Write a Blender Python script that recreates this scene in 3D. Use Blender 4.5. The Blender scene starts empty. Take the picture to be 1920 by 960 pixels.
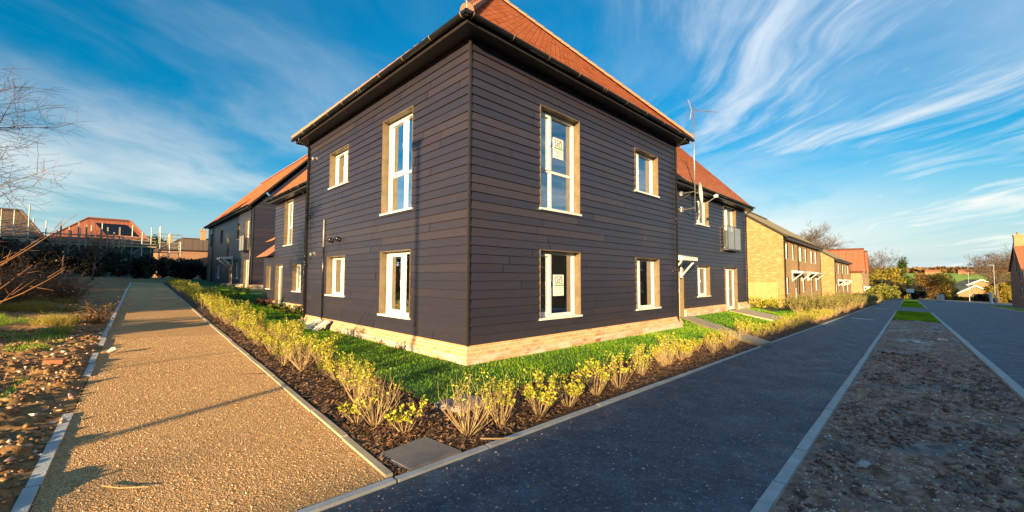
import bpy, bmesh, math, random
import numpy as np
from mathutils import Vector, Matrix
S = bpy.context.scene
COL = S.collection
rad = math.radians
random.seed(7)

# ------------------------------------------------------------------ camera, sky, sun, exposure
cam_d = bpy.data.cameras.new('camera'); cam = bpy.data.objects.new('camera', cam_d); COL.objects.link(cam)
cam_d.sensor_width = 36; cam_d.lens = 774 / 1920 * 36; cam_d.clip_start = 0.05; cam_d.clip_end = 6000
cam.location = (0, 0, 1.5)
cam.rotation_euler = (Matrix.Rotation(rad(90 + 3.03), 4, 'X') @ Matrix.Rotation(rad(0.22), 4, 'Z')).to_euler()
S.camera = cam
SKY_Z, SKY_B = 2.9, 14.4
SUN_EL, SUN_AZ = rad(10.5), rad(19.5)          # light travels towards azimuth 19.5 deg right of +Y
W = bpy.data.worlds.new('World'); S.world = W; W.use_nodes = True
wt = W.node_tree; wt.nodes.clear()
def wn(t, **k):
    n = wt.nodes.new(t)
    for a, b in k.items(): setattr(n, a, b)
    return n
def wl(a, b): wt.links.new(a, b)
sky = wn('ShaderNodeTexSky', sky_type='NISHITA', sun_disc=False, sun_elevation=SUN_EL, sun_rotation=SUN_AZ + math.pi,
         altitude=50, air_density=1.0, dust_density=0.6, ozone_density=2.5)
tc = wn('ShaderNodeTexCoord'); sp = wn('ShaderNodeSeparateXYZ'); wl(tc.outputs['Generated'], sp.inputs[0])
def wramp(x, a, b, sm=True, c=0.0, d=1.0):
    n = wn('ShaderNodeMapRange'); n.interpolation_type = 'SMOOTHSTEP' if sm else 'LINEAR'
    wl(x, n.inputs['Value']); n.inputs['From Min'].default_value = a; n.inputs['From Max'].default_value = b
    n.inputs['To Min'].default_value = c; n.inputs['To Max'].default_value = d; return n.outputs[0]
hs = wn('ShaderNodeHueSaturation'); hs.inputs['Saturation'].default_value = 1.78; wl(wramp(sp.outputs[2], .05, .60, False, .42, .60), hs.inputs['Value'])
hs.inputs['Hue'].default_value = 0.490
wl(sky.outputs[0], hs.inputs['Color'])
def wm(op, a, b=None, c=None, clamp=False):
    n = wn('ShaderNodeMath', operation=op, use_clamp=clamp)
    for i, v in enumerate((a, b, c)):
        if v is None: continue
        if isinstance(v, (int, float)): n.inputs[i].default_value = v
        else: wl(v, n.inputs[i])
    return n.outputs[0]
zc = wm('ADD', wm('MAXIMUM', sp.outputs[2], 0.0), 0.08)
px_ = wm('DIVIDE', sp.outputs[0], zc); py_ = wm('DIVIDE', sp.outputs[1], zc)
ang = rad(10)      # direction the cirrus streaks run in
u_ = wm('SUBTRACT', wm('MULTIPLY', px_, math.cos(ang)), wm('MULTIPLY', py_, math.sin(ang)))
v_ = wm('ADD', wm('MULTIPLY', px_, math.sin(ang)), wm('MULTIPLY', py_, math.cos(ang)))
def wcomb(a, b, z=0.0):
    n = wn('ShaderNodeCombineXYZ'); wl(a, n.inputs[0]); wl(b, n.inputs[1]); n.inputs[2].default_value = z; return n.outputs[0]
def wnoise(vec, scale, detail=6, rough=.55, dist=0.0):
    n = wn('ShaderNodeTexNoise'); wl(vec, n.inputs['Vector']); n.inputs['Scale'].default_value = scale
    n.inputs['Detail'].default_value = detail; n.inputs['Roughness'].default_value = rough; n.inputs['Distortion'].default_value = dist
    return n.outputs['Fac']
warp = wnoise(wcomb(px_, py_, 3.1), 0.40, 3)
uw = wm('ADD', u_, wm('MULTIPLY', wm('SUBTRACT', warp, .5), 1.5))
side = wramp(sp.outputs[0], -.15, .55)                       # crisp cirrus lies on the right of the street, a soft veil on the left
streak = wm('MAXIMUM', wnoise(wcomb(uw, wm('MULTIPLY', v_, 0.40), SKY_Z), 1.15, 10, .58, .3), wnoise(wcomb(uw, wm('MULTIPLY', v_, 0.36), SKY_B), 1.5, 10, .58, .3))
fine = wnoise(wcomb(uw, wm('MULTIPLY', v_, 0.12), 9.2), 6.0, 6, .62, .6)
broad = wnoise(wcomb(px_, py_, 5.7), 0.50, 4, .5)
cl = wm('MULTIPLY', wramp(wm('ADD', streak, wm('MULTIPLY', wm('SUBTRACT', fine, .5), .40)), .46, .82), wramp(wm('ADD', broad, wm('MULTIPLY', side, .17)), .42, .60))
cl = wm('MULTIPLY', cl, wm('ADD', wm('MULTIPLY', side, .72), .28))
veil = wm('MULTIPLY', wramp(wnoise(wcomb(wm('MULTIPLY', uw, .6), wm('MULTIPLY', v_, .35), 21.0), .95, 7, .58), .42, .72), wm('SUBTRACT', .80, wm('MULTIPLY', side, .35)))
low = wm('MULTIPLY', wm('MULTIPLY', wramp(sp.outputs[2], .30, .04), wramp(streak, .30, .56, True, .45, 1.0)), wm('ADD', .10, wm('MULTIPLY', wramp(wm('ABSOLUTE', wm('SUBTRACT', sp.outputs[0], .45)), .42, .0), .85)))   # bright bank low over the street
cmask = wm('MAXIMUM', wm('MAXIMUM', cl, veil), low, None)
cmask = wm('MINIMUM', cmask, .92)
sat = wn('ShaderNodeMix', data_type='RGBA'); wl(wramp(sp.outputs[2], -.06, .26), sat.inputs[0]); sat.inputs[6].default_value = (1.15, 1.9, 2.3, 1); wl(hs.outputs[0], sat.inputs[7])
mixc = wn('ShaderNodeMix', data_type='RGBA'); wl(cmask, mixc.inputs[0]); wl(sat.outputs[2], mixc.inputs[6])
ccol = wn('ShaderNodeMix', data_type='RGBA'); wl(wramp(sp.outputs[2], .05, .55), ccol.inputs[0]); ccol.inputs[6].default_value = (2.9, 2.9, 2.7, 1); 
hc = wn('ShaderNodeMix', data_type='RGBA'); wl(side, hc.inputs[0]); hc.inputs[6].default_value = (.85, 1.35, 1.9, 1); hc.inputs[7].default_value = (2.0, 2.35, 2.75, 1); wl(hc.outputs[2], ccol.inputs[7]); wl(ccol.outputs[2], mixc.inputs[7])
bg = wn('ShaderNodeBackground'); bg.inputs[1].default_value = 0.135; wl(mixc.outputs[2], bg.inputs[0])
wo = wn('ShaderNodeOutputWorld'); wl(bg.outputs[0], wo.inputs[0])
sun_d = bpy.data.lights.new('sun', 'SUN'); sun = bpy.data.objects.new('sun', sun_d); COL.objects.link(sun)
sun_d.energy = 5.0; sun_d.angle = rad(0.5); sun_d.color = (1.0, 0.72, 0.36)
ld = Vector((math.sin(SUN_AZ) * math.cos(SUN_EL), math.cos(SUN_AZ) * math.cos(SUN_EL), -math.sin(SUN_EL)))
sun.rotation_euler = ld.to_track_quat('-Z', 'Y').to_euler(); sun.location = (-10, -20, 12)
S.view_settings.view_transform = 'Standard'; S.view_settings.look = 'None'; S.view_settings.gamma = 1
S.view_settings.use_curve_mapping = False; S.view_settings.exposure = 1.42

# ------------------------------------------------------------------ materials
def lin(c): return tuple(c) + (1,) if len(c) == 3 else c
class N:
    def __init__(s, name):
        s.m = bpy.data.materials.new(name); s.m.use_nodes = True; s.t = s.m.node_tree; s.b = s.t.nodes['Principled BSDF']
    def n(s, t, **k):
        x = s.t.nodes.new(t)
        for a, b in k.items(): setattr(x, a, b)
        return x
    def l(s, a, b): s.t.links.new(a, b)
    def vec(s, kind='Object', scale=(1, 1, 1)):
        c = s.n('ShaderNodeUVMap') if kind == 'UV' else s.n('ShaderNodeTexCoord')
        o = c.outputs[0] if kind == 'UV' else c.outputs[kind]
        if scale == (1, 1, 1): return o
        m = s.n('ShaderNodeMapping'); m.inputs['Scale'].default_value = scale; s.l(o, m.inputs[0]); return m.outputs[0]
    def noise(s, v, sc, det=5, ro=.55, dist=0.0):
        x = s.n('ShaderNodeTexNoise'); s.l(v, x.inputs['Vector']); x.inputs['Scale'].default_value = sc
        x.inputs['Detail'].default_value = det; x.inputs['Roughness'].default_value = ro; x.inputs['Distortion'].default_value = dist
        return x.outputs['Fac']
    def ramp(s, f, stops):
        x = s.n('ShaderNodeValToRGB'); e = x.color_ramp.elements
        while len(e) < len(stops): e.new(.5)
        for i, (p, c) in enumerate(stops): e[i].position = p; e[i].color = lin(c)
        s.l(f, x.inputs[0]); return x.outputs[0]
    def rng(s, f, a, b, c=0.0, d=1.0):
        x = s.n('ShaderNodeMapRange'); s.l(f, x.inputs[0])
        for i, v in zip((1, 2, 3, 4), (a, b, c, d)): x.inputs[i].default_value = v
        return x.outputs[0]
    def mix(s, f, a, b, mode='MIX'):
        x = s.n('ShaderNodeMix', data_type='RGBA', blend_type=mode)
        for i, v in ((0, f), (6, a), (7, b)):
            if isinstance(v, (int, float)): x.inputs[i].default_value = v
            elif isinstance(v, tuple): x.inputs[i].default_value = lin(v)
            else: s.l(v, x.inputs[i])
        return x.outputs[2]
    def math(s, op, a, b=0.0):
        x = s.n('ShaderNodeMath', operation=op)
        for i, v in enumerate((a, b)):
            if isinstance(v, (int, float)): x.inputs[i].default_value = v
            else: s.l(v, x.inputs[i])
        return x.outputs[0]
    def bump(s, h, st, dist=.01, prev=None):
        x = s.n('ShaderNodeBump'); x.inputs['Strength'].default_value = st; x.inputs['Distance'].default_value = dist
        s.l(h, x.inputs['Height'])
        if prev: s.l(prev, x.inputs['Normal'])
        s.l(x.outputs[0], s.b.inputs['Normal']); return x.outputs[0]
    def col(s, c):
        if isinstance(c, tuple): s.b.inputs['Base Color'].default_value = lin(c)
        else: s.l(c, s.b.inputs['Base Color'])
    def rough(s, r):
        if isinstance(r, (int, float)): s.b.inputs['Roughness'].default_value = r
        else: s.l(r, s.b.inputs['Roughness'])
MT = {}
def simple(name, c1, c2=None, rough=.6, scale=3.0, bump=0.0, bscale=40, metal=0.0, kind='Object', spec=None):
    k = N(name); c2 = c2 or tuple(x * .8 for x in c1); v = k.vec(kind)
    k.col(k.ramp(k.noise(v, scale, 6, .6), [(.3, c1), (.7, c2)])); k.rough(rough); k.b.inputs['Metallic'].default_value = metal
    if spec is not None: k.b.inputs['Specular IOR Level'].default_value = spec
    if bump: k.bump(k.noise(v, bscale, 4), bump, .01)
    MT[name] = k.m; return k.m
simple('white_upvc', (.80, .80, .78), (.74, .74, .72), .25, 2)
simple('black_plastic', (.012, .013, .015), (.02, .02, .022), .22, 4)
simple('black_trim', (.022, .018, .018), (.035, .028, .024), .4, 9, .2, 60)
simple('reveal_wood', (.21, .15, .085), (.13, .09, .05), .5, 6, .2, 50)
simple('concrete', (.60, .59, .56), (.44, .43, .41), .85, 6, .4, 90)
simple('concrete_light', (.50, .43, .32), (.36, .29, .20), .85, 3, .3, 60)
simple('galvanised', (.55, .56, .57), (.40, .41, .42), .35, 12, metal=.8)
simple('galv_dull', (.45, .46, .46), (.30, .31, .31), .5, 4, metal=.4)
simple('dish_white', (.72, .72, .70), (.65, .65, .63), .4, 3)
simple('plaster', (.84, .78, .66), (.80, .74, .62), .9, 1)
simple('floor_wood', (.28, .17, .08), (.2, .12, .06), .4, 4)
simple('bark', (.16, .11, .075), (.08, .055, .04), .9, 5, .5, 30)
simple('bark_red', (.20, .10, .055), (.11, .06, .04), .85, 5)
simple('bramble_stem', (.34, .16, .06), (.20, .09, .04), .7, 12)
simple('stem', (.52, .38, .19), (.34, .22, .10), .75, 8)
simple('green_stripe', (.10, .42, .08), (.09, .38, .07), .5)
simple('ink_grey', (.12, .13, .14), (.11, .12, .13), .6)
simple('paper', (.82, .82, .80), (.80, .80, .78), .5)
simple('timber_fence', (.52, .38, .16), (.40, .28, .12), .8, 3, .2, 30)
simple('scaffold_board', (.40, .33, .22), (.30, .25, .17), .85, 3)
simple('scaffold_tube', (.52, .50, .44), (.42, .40, .36), .5, 3, metal=.3)
simple('solar', (.008, .010, .018), (.012, .014, .022), .12, 2)
simple('cover_metal', (.26, .22, .21), (.17, .145, .14), .55, 8)
simple('plank', (.45, .28, .12), (.3, .2, .1), .8, 8)
simple('ridge_clay', (.56, .24, .13), (.46, .18, .10), .7, 5, .3, 30)
simple('red_clay', (.42, .16, .07), (.30, .11, .05), .75, 6, .3, 30)
simple('chimney_pot', (.45, .2, .1), (.35, .16, .08), .8, 5)
simple('teal_sheet', (.07, .14, .17), (.05, .10, .13), .7, 2)
simple('paint_dark', (.03, .03, .035), (.04, .04, .045), .4, 4)

k = N('cladding')     # black stained feather-edge boards; every board has its own tone, grain and wear
uv = k.vec('UV'); at = k.n('ShaderNodeAttribute'); at.attribute_name = 'rnd'
gr = k.noise(k.vec('UV', (1.2, 34, 1)), 3.2, 8, .65, .4); wear = k.noise(k.vec('UV', (.5, 1.3, 1)), 1.1, 5, .6)
base = k.ramp(at.outputs['Fac'], [(0, (.030, .028, .046)), (.6, (.036, .032, .052)), (.85, (.042, .036, .052)), (1, (.052, .041, .048))])
base = k.mix(k.rng(wear, .52, .75, 0, .7), base, (.058, .040, .034))
base = k.mix(k.rng(gr, .40, .75, 0, .7), base, (.014, .012, .018))
scr = k.noise(k.vec('UV', (3, 22, 1)), 2.6, 9, .75, .8)
base = k.mix(k.rng(scr, .64, .70, 0, .8), base, (.28, .19, .12))
k.col(base); k.rough(k.rng(gr, .3, .8, .34, .52)); k.b.inputs['Specular IOR Level'].default_value = .6
k.bump(gr, .35, .004); MT['cladding'] = k.m
k = N('clad_edge'); k.col(k.ramp(k.noise(k.vec('UV', (2, 2, 1)), 3, 4), [(.38, (.26, .13, .055)), (.52, (.02, .014, .012))])); k.rough(.7); MT['clad_edge'] = k.m

def brick_mat(name, c1, c2, c3, mortar, bw=.225, rh=.075, stain=None, stainrng=(.5, .62), bumpst=.6):
    k = N(name); uv = k.vec('UV')
    b = k.n('ShaderNodeTexBrick'); k.l(uv, b.inputs['Vector']); b.inputs['Scale'].default_value = 1
    b.inputs['Brick Width'].default_value = bw; b.inputs['Row Height'].default_value = rh; b.inputs['Mortar Size'].default_value = .006
    b.inputs['Mortar Smooth'].default_value = .2; b.inputs['Bias'].default_value = 0
    b.inputs['Color1'].default_value = (0, 0, 0, 1); b.inputs['Color2'].default_value = (1, 1, 1, 1); b.inputs['Mortar'].default_value = (.5, .5, .5, 1)
    c = k.ramp(b.outputs['Color'], [(0, c1), (.5, c2), (1, c3)])
    c = k.mix(k.rng(k.noise(uv, 14, 6, .7), .3, .7, 0, .35), c, tuple(x * .6 for x in c2))
    if stain: c = k.mix(k.rng(k.noise(k.vec('UV', (1, 3, 1)), 1.4, 5, .6), *stainrng, 0, .85), c, stain)
    c = k.mix(b.outputs['Fac'], c, mortar); k.col(c); k.rough(.85)
    h = k.math('SUBTRACT', k.math('MULTIPLY', k.noise(uv, 40, 4), .3), b.outputs['Fac'])
    k.bump(h, bumpst, .008); MT[name] = k.m
brick_mat('brick_plinth', (.62, .34, .15), (.72, .46, .23), (.54, .24, .10), (.66, .56, .42), .215, .07, (.42, .15, .07), (.54, .66))
brick_mat('brick_plinth_low', (.56, .31, .16), (.62, .42, .25), (.46, .18, .08), (.55, .48, .40), .215, .07, (.66, .60, .52), (.45, .56))
brick_mat('brick_yellow', (.50, .30, .12), (.40, .22, .08), (.60, .39, .18), (.30, .22, .15), bumpst=.9)
brick_mat('brick_red', (.30, .12, .06), (.36, .16, .08), (.24, .09, .05), (.35, .28, .22))
brick_mat('brick_orange', (.44, .22, .09), (.50, .28, .12), (.38, .17, .07), (.42, .33, .24))

def tile_mat(name, c1, c2, c3, moss=None):
    k = N(name); uv = k.vec('UV'); b = k.n('ShaderNodeTexBrick'); k.l(uv, b.inputs['Vector'])
    b.inputs['Scale'].default_value = 1; b.inputs['Brick Width'].default_value = .165; b.inputs['Row Height'].default_value = .10
    b.inputs['Mortar Size'].default_value = .011; b.inputs['Mortar Smooth'].default_value = .5
    b.inputs['Color1'].default_value = (0, 0, 0, 1); b.inputs['Color2'].default_value = (1, 1, 1, 1); b.inputs['Mortar'].default_value = (.5, .5, .5, 1)
    c = k.ramp(b.outputs['Color'], [(0, c1), (.5, c2), (1, c3)])
    c = k.mix(k.rng(k.noise(uv, 2.2, 7, .7), .42, .66, 0, .55), c, tuple(x * .6 for x in c1))
    if moss: c = k.mix(k.rng(k.noise(uv, 3.2, 6, .7), .5, .68, 0, .6), c, moss)
    c = k.mix(b.outputs['Fac'], c, tuple(x * .35 for x in c1)); k.col(c); k.rough(.8)
    k.bump(k.math('SUBTRACT', k.math('MULTIPLY', k.noise(uv, 30, 3), .4), b.outputs['Fac']), .7, .01); MT[name] = k.m
tile_mat('tile_orange', (.60, .20, .095), (.66, .28, .15), (.42, .12, .06))
tile_mat('tile_brown', (.38, .30, .14), (.44, .35, .17), (.32, .24, .11), (.36, .32, .13))
tile_mat('tile_red', (.42, .13, .06), (.48, .16, .08), (.36, .10, .05))
tile_mat('tile_old', (.16, .10, .07), (.20, .13, .09), (.12, .08, .06), (.14, .13, .07))

k = N('glass'); nt = k.t
gl = k.n('ShaderNodeBsdfGlossy'); gl.inputs['Roughness'].default_value = .01; gl.inputs['Color'].default_value = (.9, .95, 1, 1)
trn = k.n('ShaderNodeBsdfTransparent'); trn.inputs['Color'].default_value = (.97, .98, .98, 1)
fr = k.n('ShaderNodeFresnel'); fr.inputs['IOR'].default_value = 1.8
mx = k.n('ShaderNodeMixShader'); f2 = k.math('ADD', fr.outputs[0], .34)
k.l(f2, mx.inputs[0]); k.l(trn.outputs[0], mx.inputs[1]); k.l(gl.outputs[0], mx.inputs[2])
k.l(mx.outputs[0], nt.nodes['Material Output'].inputs[0]); MT['glass'] = k.m
k = N('glass_dark'); k.col(k.ramp(k.noise(k.vec('Object'), .8, 2), [(.3, (.05, .06, .07)), (.7, (.16, .16, .15))])); k.rough(.03)
k.b.inputs['Specular IOR Level'].default_value = .9; MT['glass_dark'] = k.m

k = N('asphalt'); v = k.vec('Object')
c = k.ramp(k.noise(v, 120, 3, .8), [(.32, (.022, .034, .054)), (.55, (.05, .070, .098)), (.72, (.20, .22, .25))])
c = k.mix(k.rng(k.noise(v, 2.6, 9, .78), .48, .64, 0, .7), c, (.12, .165, .22)); c = k.mix(k.rng(k.noise(v, .9, 4, .6), .5, .7, 0, .5), c, (.02, .03, .045))
c = k.mix(k.rng(k.noise(v, 13, 7, .85), .50, .62, 0, .55), c, (.16, .19, .23)); c = k.mix(k.rng(k.noise(v, 38, 3, .7), .615, .66, 0, .9), c, (.44, .43, .42))
k.col(c); k.rough(k.rng(k.noise(v, 3, 4), .3, .7, .55, .8)); k.bump(k.noise(v, 160, 3, .8), .7, .006); MT['asphalt'] = k.m
k = N('gravel'); v = k.vec('Object')
vo = k.n('ShaderNodeTexVoronoi'); k.l(v, vo.inputs['Vector']); vo.inputs['Scale'].default_value = 105
c = k.ramp(vo.outputs['Color'], [(.12, (.30, .135, .05)), (.45, (.66, .355, .13)), (.75, (.80, .48, .20)), (.95, (.88, .66, .38))])
c = k.mix(k.rng(k.noise(v, 1.1, 6, .65), .38, .66, 0, .35), c, (.42, .22, .09)); k.col(c); k.rough(.9)
hb = k.math('ADD', k.math('MULTIPLY', k.math('SUBTRACT', 1.0, vo.outputs['Distance']), 1.0), k.math('MULTIPLY', k.noise(v, 25, 3), 1.2))
k.bump(hb, 1.0, .009); MT['gravel'] = k.m
def soil_mat(name, a, b, c_, wet=True):
    k = N(name); v = k.vec('Object')
    c = k.ramp(k.noise(v, 9, 8, .7), [(.36, a), (.52, b), (.68, c_)])
    w = k.rng(k.noise(k.vec('Object', (.7, 1.4, 1)), 1.3, 5, .6), .52, .62)
    if wet: c = k.mix(w, c, (.20, .155, .135)); k.rough(k.math('SUBTRACT', .9, k.math('MULTIPLY', w, .6)))
    else: k.rough(.95)
    k.col(c); k.bump(k.noise(v, 60, 5, .75), .8, .02); MT[name] = k.m
soil_mat('soil', (.16, .070, .044), (.48, .25, .17), (.70, .47, .34))
soil_mat('soil_left', (.18, .088, .030), (.36, .19, .065), (.50, .30, .12), False)
soil_mat('mulch', (.05, .028, .016), (.10, .055, .028), (.18, .10, .05), False)
simple('chip', (.34, .17, .075), (.10, .05, .025), .8, 14)
simple('pebble', (.62, .52, .38), (.34, .25, .16), .7, 9)
simple('clod', (.26, .16, .075), (.13, .08, .04), .95, 9, .8, 40)
simple('rubble_white', (.62, .60, .56), (.48, .46, .42), .8, 9, .5, 40)
k = N('puddle'); k.col((.03, .028, .025)); k.rough(.04); k.b.inputs['Specular IOR Level'].default_value = .8; MT['puddle'] = k.m
k = N('lawn'); v = k.vec('Object')
c = k.ramp(k.noise(v, 30, 6, .8), [(.3, (.012, .055, .006)), (.55, (.030, .12, .010)), (.8, (.075, .20, .016))])
k.col(k.mix(k.rng(k.noise(v, 1.4, 4), .4, .7, 0, .4), c, (.07, .16, .015))); k.rough(.8); k.bump(k.noise(v, 90, 4, .8), 1, .03); MT['lawn'] = k.m
k = N('ground'); v = k.vec('Object')
c = k.ramp(k.noise(v, .06, 7, .6), [(.35, (.05, .09, .02)), (.5, (.10, .13, .03)), (.68, (.15, .12, .055))])
k.col(k.mix(k.rng(k.noise(v, 4, 6, .7), .35, .7, 0, .5), c, (.055, .075, .02))); k.rough(.9); k.bump(k.noise(v, 8, 5, .8), .6, .08); MT['ground'] = k.m
simple('field', (.34, .50, .03), (.26, .42, .025), .9, .02)
simple('rough_grass_base', (.16, .13, .045), (.09, .11, .02), .9, 2, .8, 20)
def leaf_mat(name, a, b, c_, trans=.25, attr=True):
    k = N(name); at = k.n('ShaderNodeAttribute'); at.attribute_name = 'rnd'
    k.col(k.ramp(at.outputs['Fac'], [(0, a), (.5, b), (1, c_)])); k.rough(.5); MT[name] = k.m
    tr = k.n('ShaderNodeBsdfTranslucent'); k.l(k.b.inputs['Base Color'].links[0].from_socket, tr.inputs[0])
    mx = k.n('ShaderNodeMixShader'); mx.inputs[0].default_value = trans; k.l(k.b.outputs[0], mx.inputs[1]); k.l(tr.outputs[0], mx.inputs[2])
    k.l(mx.outputs[0], k.t.nodes['Material Output'].inputs[0])
leaf_mat('grass_blade', (.08, .25, .006), (.19, .43, .012), (.42, .60, .02), .50)
leaf_mat('leaf_yellow', (.15, .24, .02), (.50, .48, .03), (.76, .64, .07))
leaf_mat('leaf_olive', (.10, .13, .02), (.20, .21, .035), (.34, .31, .06))
leaf_mat('leaf_dark', (.014, .018, .013), (.026, .028, .018), (.05, .045, .026))
leaf_mat('leaf_conifer', (.02, .05, .012), (.05, .09, .015), (.12, .15, .02))
leaf_mat('leaf_gold', (.20, .17, .02), (.34, .28, .03), (.30, .19, .04))
leaf_mat('leaf_brown', (.10, .055, .02), (.18, .10, .03), (.28, .17, .05))
leaf_mat('dry_grass', (.44, .30, .07), (.36, .34, .04), (.62, .46, .16))
leaf_mat('leaf_red', (.16, .05, .03), (.26, .09, .05), (.34, .16, .08))

# ------------------------------------------------------------------ mesh builder
class M:
    def __init__(s): s.v = []; s.f = []; s.uv = []; s.r = []; s.mi = []
    def face(s, pts, uv=None, r=0.5, mi=0):
        i = len(s.v); s.v += [tuple(p) for p in pts]; s.f.append(tuple(range(i, i + len(pts))))
        s.uv += list(uv) if uv else [(p[0] + p[1], p[2]) for p in pts]; s.r += [r] * len(pts); s.mi.append(mi)
    def hexa(s, c, mi=0):      # 8 corners: bottom 4 loop, top 4 loop
        for q in ((0, 3, 2, 1), (4, 5, 6, 7), (0, 1, 5, 4), (1, 2, 6, 5), (2, 3, 7, 6), (3, 0, 4, 7)):
            P = [c[j] for j in q]
            a = (Vector(P[1]) - Vector(P[0])).length; b = (Vector(P[2]) - Vector(P[1])).length
            s.face(P, [(0, 0), (a, 0), (a, b), (0, b)], mi=mi)
    def box(s, x0, x1, y0, y1, z0, z1, mi=0):
        s.hexa([(x0, y0, z0), (x1, y0, z0), (x1, y1, z0), (x0, y1, z0), (x0, y0, z1), (x1, y0, z1), (x1, y1, z1), (x0, y1, z1)], mi)
    def tube(s, pts, rs, n=8, cap=True, r=.5):
        if isinstance(rs, (int, float)): rs = [rs] * len(pts)
        pts = [Vector(p) for p in pts]; rings = []
        up = Vector((0, 0, 1)); 
        for i, p in enumerate(pts):
            d = (pts[min(i + 1, len(pts) - 1)] - pts[max(i - 1, 0)]).normalized()
            a = d.cross(up)
            if a.length < .05: a = d.cross(Vector((1, 0, 0)))
            a.normalize(); b = d.cross(a)
            base = len(s.v); rings.append(base)
            for j in range(n):
                t = 2 * math.pi * j / n; s.v.append(tuple(p + (a * math.cos(t) + b * math.sin(t)) * rs[i]))
        for i in range(len(pts) - 1):
            for j in range(n):
                A, B = rings[i] + j, rings[i] + (j + 1) % n; C, D = rings[i + 1] + (j + 1) % n, rings[i + 1] + j
                s.f.append((A, B, C, D)); s.uv += [(j / n, i), ((j + 1) / n, i), ((j + 1) / n, i + 1), (j / n, i + 1)]; s.r += [r] * 4; s.mi.append(0)
        if cap:
            for b_, rev in ((rings[0], 1), (rings[-1], 0)):
                q = [b_ + j for j in range(n)]
                s.f.append(tuple(reversed(q)) if rev else tuple(q)); s.uv += [(0, 0)] * n; s.r += [r] * n; s.mi.append(0)
    def build(s, name, mats, parent=None, smooth=False, loc=None):
        me = bpy.data.meshes.new(name); me.from_pydata(s.v, [], s.f)
        ul = me.uv_layers.new(name='UVMap'); ul.data.foreach_set('uv', np.array(s.uv, dtype=np.float32).ravel())
        at = me.attributes.new('rnd', 'FLOAT', 'CORNER'); at.data.foreach_set('value', np.array(s.r, dtype=np.float32))
        for m in (mats if isinstance(mats, (list, tuple)) else [mats]): me.materials.append(MT[m])
        if any(s.mi): me.polygons.foreach_set('material_index', s.mi)
        if smooth: me.polygons.foreach_set('use_smooth', [True] * len(me.polygons))
        me.update(); o = bpy.data.objects.new(name, me); COL.objects.link(o); o.parent = parent
        if loc is not None: o.location = loc
        return o
def np_mesh(name, V, F, mats, parent=None, smooth=False, rnd=None, uv=None):
    me = bpy.data.meshes.new(name); V = np.asarray(V, dtype=np.float32); F = np.asarray(F, dtype=np.int32); n = F.shape[1]
    me.vertices.add(len(V)); me.vertices.foreach_set('co', V.ravel()); me.loops.add(F.size); me.loops.foreach_set('vertex_index', F.ravel())
    me.polygons.add(len(F)); me.polygons.foreach_set('loop_start', np.arange(0, F.size, n, dtype=np.int32))
    me.update(calc_edges=True); me.validate()
    if rnd is not None:
        at = me.attributes.new('rnd', 'FLOAT', 'POINT'); at.data.foreach_set('value', np.asarray(rnd, dtype=np.float32))
    if smooth: me.polygons.foreach_set('use_smooth', [True] * len(me.polygons))
    for m in (mats if isinstance(mats, (list, tuple)) else [mats]): me.materials.append(MT[m])
    o = bpy.data.objects.new(name, me); COL.objects.link(o); o.parent = parent; return o
def empty(name, loc=(0, 0, 0), rz=0.0):
    o = bpy.data.objects.new(name, None); COL.objects.link(o); o.location = loc; o.rotation_euler = (0, 0, rz); o.empty_display_size = .2; return o
def tag(o, label, cat, group=None, kind=None):
    o['label'] = label; o['category'] = cat
    if group: o['group'] = group
    if kind: o['kind'] = kind
    return o
def struct(o): o['kind'] = 'structure'; return o
def dup(root, loc, rz=0.0, sc=1.0):
    r = root.copy(); COL.objects.link(r); r.location = loc; r.rotation_euler = (0, 0, rz); r.scale = (sc, sc, sc)
    for ch in root.children:
        c = ch.copy(); COL.objects.link(c); c.parent = r
        for g in ch.children:
            d = g.copy(); COL.objects.link(d); d.parent = c
    return r

# ------------------------------------------------------------------ frames and terrain
KX, KY = -0.737, 7.0
AR = math.atan2(796, 774); dR = np.array([math.sin(AR), math.cos(AR)]); dL = np.array([-dR[1], dR[0]])
BROT = math.atan2(dR[1], dR[0])
J = np.array([-0.85, 3.08]); KS = np.array([.692, .722]); KR = np.array([.722, -.692])       # street: along, to the right
PL = np.array([-.670, .742]); PB = np.array([-.742, -.670])                                     # gravel path: along, to the left
SROT = math.atan2(KS[1], KS[0])
def sxy(s, p): return J[0] + KS[0] * s + KR[0] * p, J[1] + KS[1] * s + KR[1] * p
def pxy(a, b): return J[0] + PL[0] * a + PB[0] * b, J[1] + PL[1] * a + PB[1] * b
def bxy(u, v): return KX + dR[0] * u + dL[0] * v, KY + dR[1] * u + dL[1] * v
def sm(x): x = np.clip(x, 0, 1); return x * x * (3 - 2 * x)
def T(x, y):
    x = np.asarray(x, dtype=float); y = np.asarray(y, dtype=float)
    z = -.034 * np.clip(x, -40, 135)
    u = (x - KX) * dR[0] + (y - KY) * dR[1]; v = (x - KX) * dL[0] + (y - KY) * dL[1]
    d = np.full(x.shape, 1e9)
    for (a, b, c, e) in ((0, 8.05, 0, 8.05), (8, 19.3, 1.3, 8), (1.3, 8, 8, 18.7)):
        d = np.minimum(d, np.hypot(np.maximum(np.maximum(a - u, u - b), 0), np.maximum(np.maximum(c - v, v - e), 0)))
    w = 1 - sm(d / 2.0); z = z * (1 - w) + (-.005 - .005 * x) * w
    r = np.hypot(x, y); k = sm((x - 60) / 60.0)
    far = -4.2 * sm((r - 168) / 60) + 18 * sm((r - 240) / 520)
    return z + k * far + (1 - k) * 6 * sm((r - 250) / 400)
def Tz(x, y): return float(T(x, y))
_rs = np.random.RandomState(3); _lat = _rs.rand(256, 256)
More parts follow.
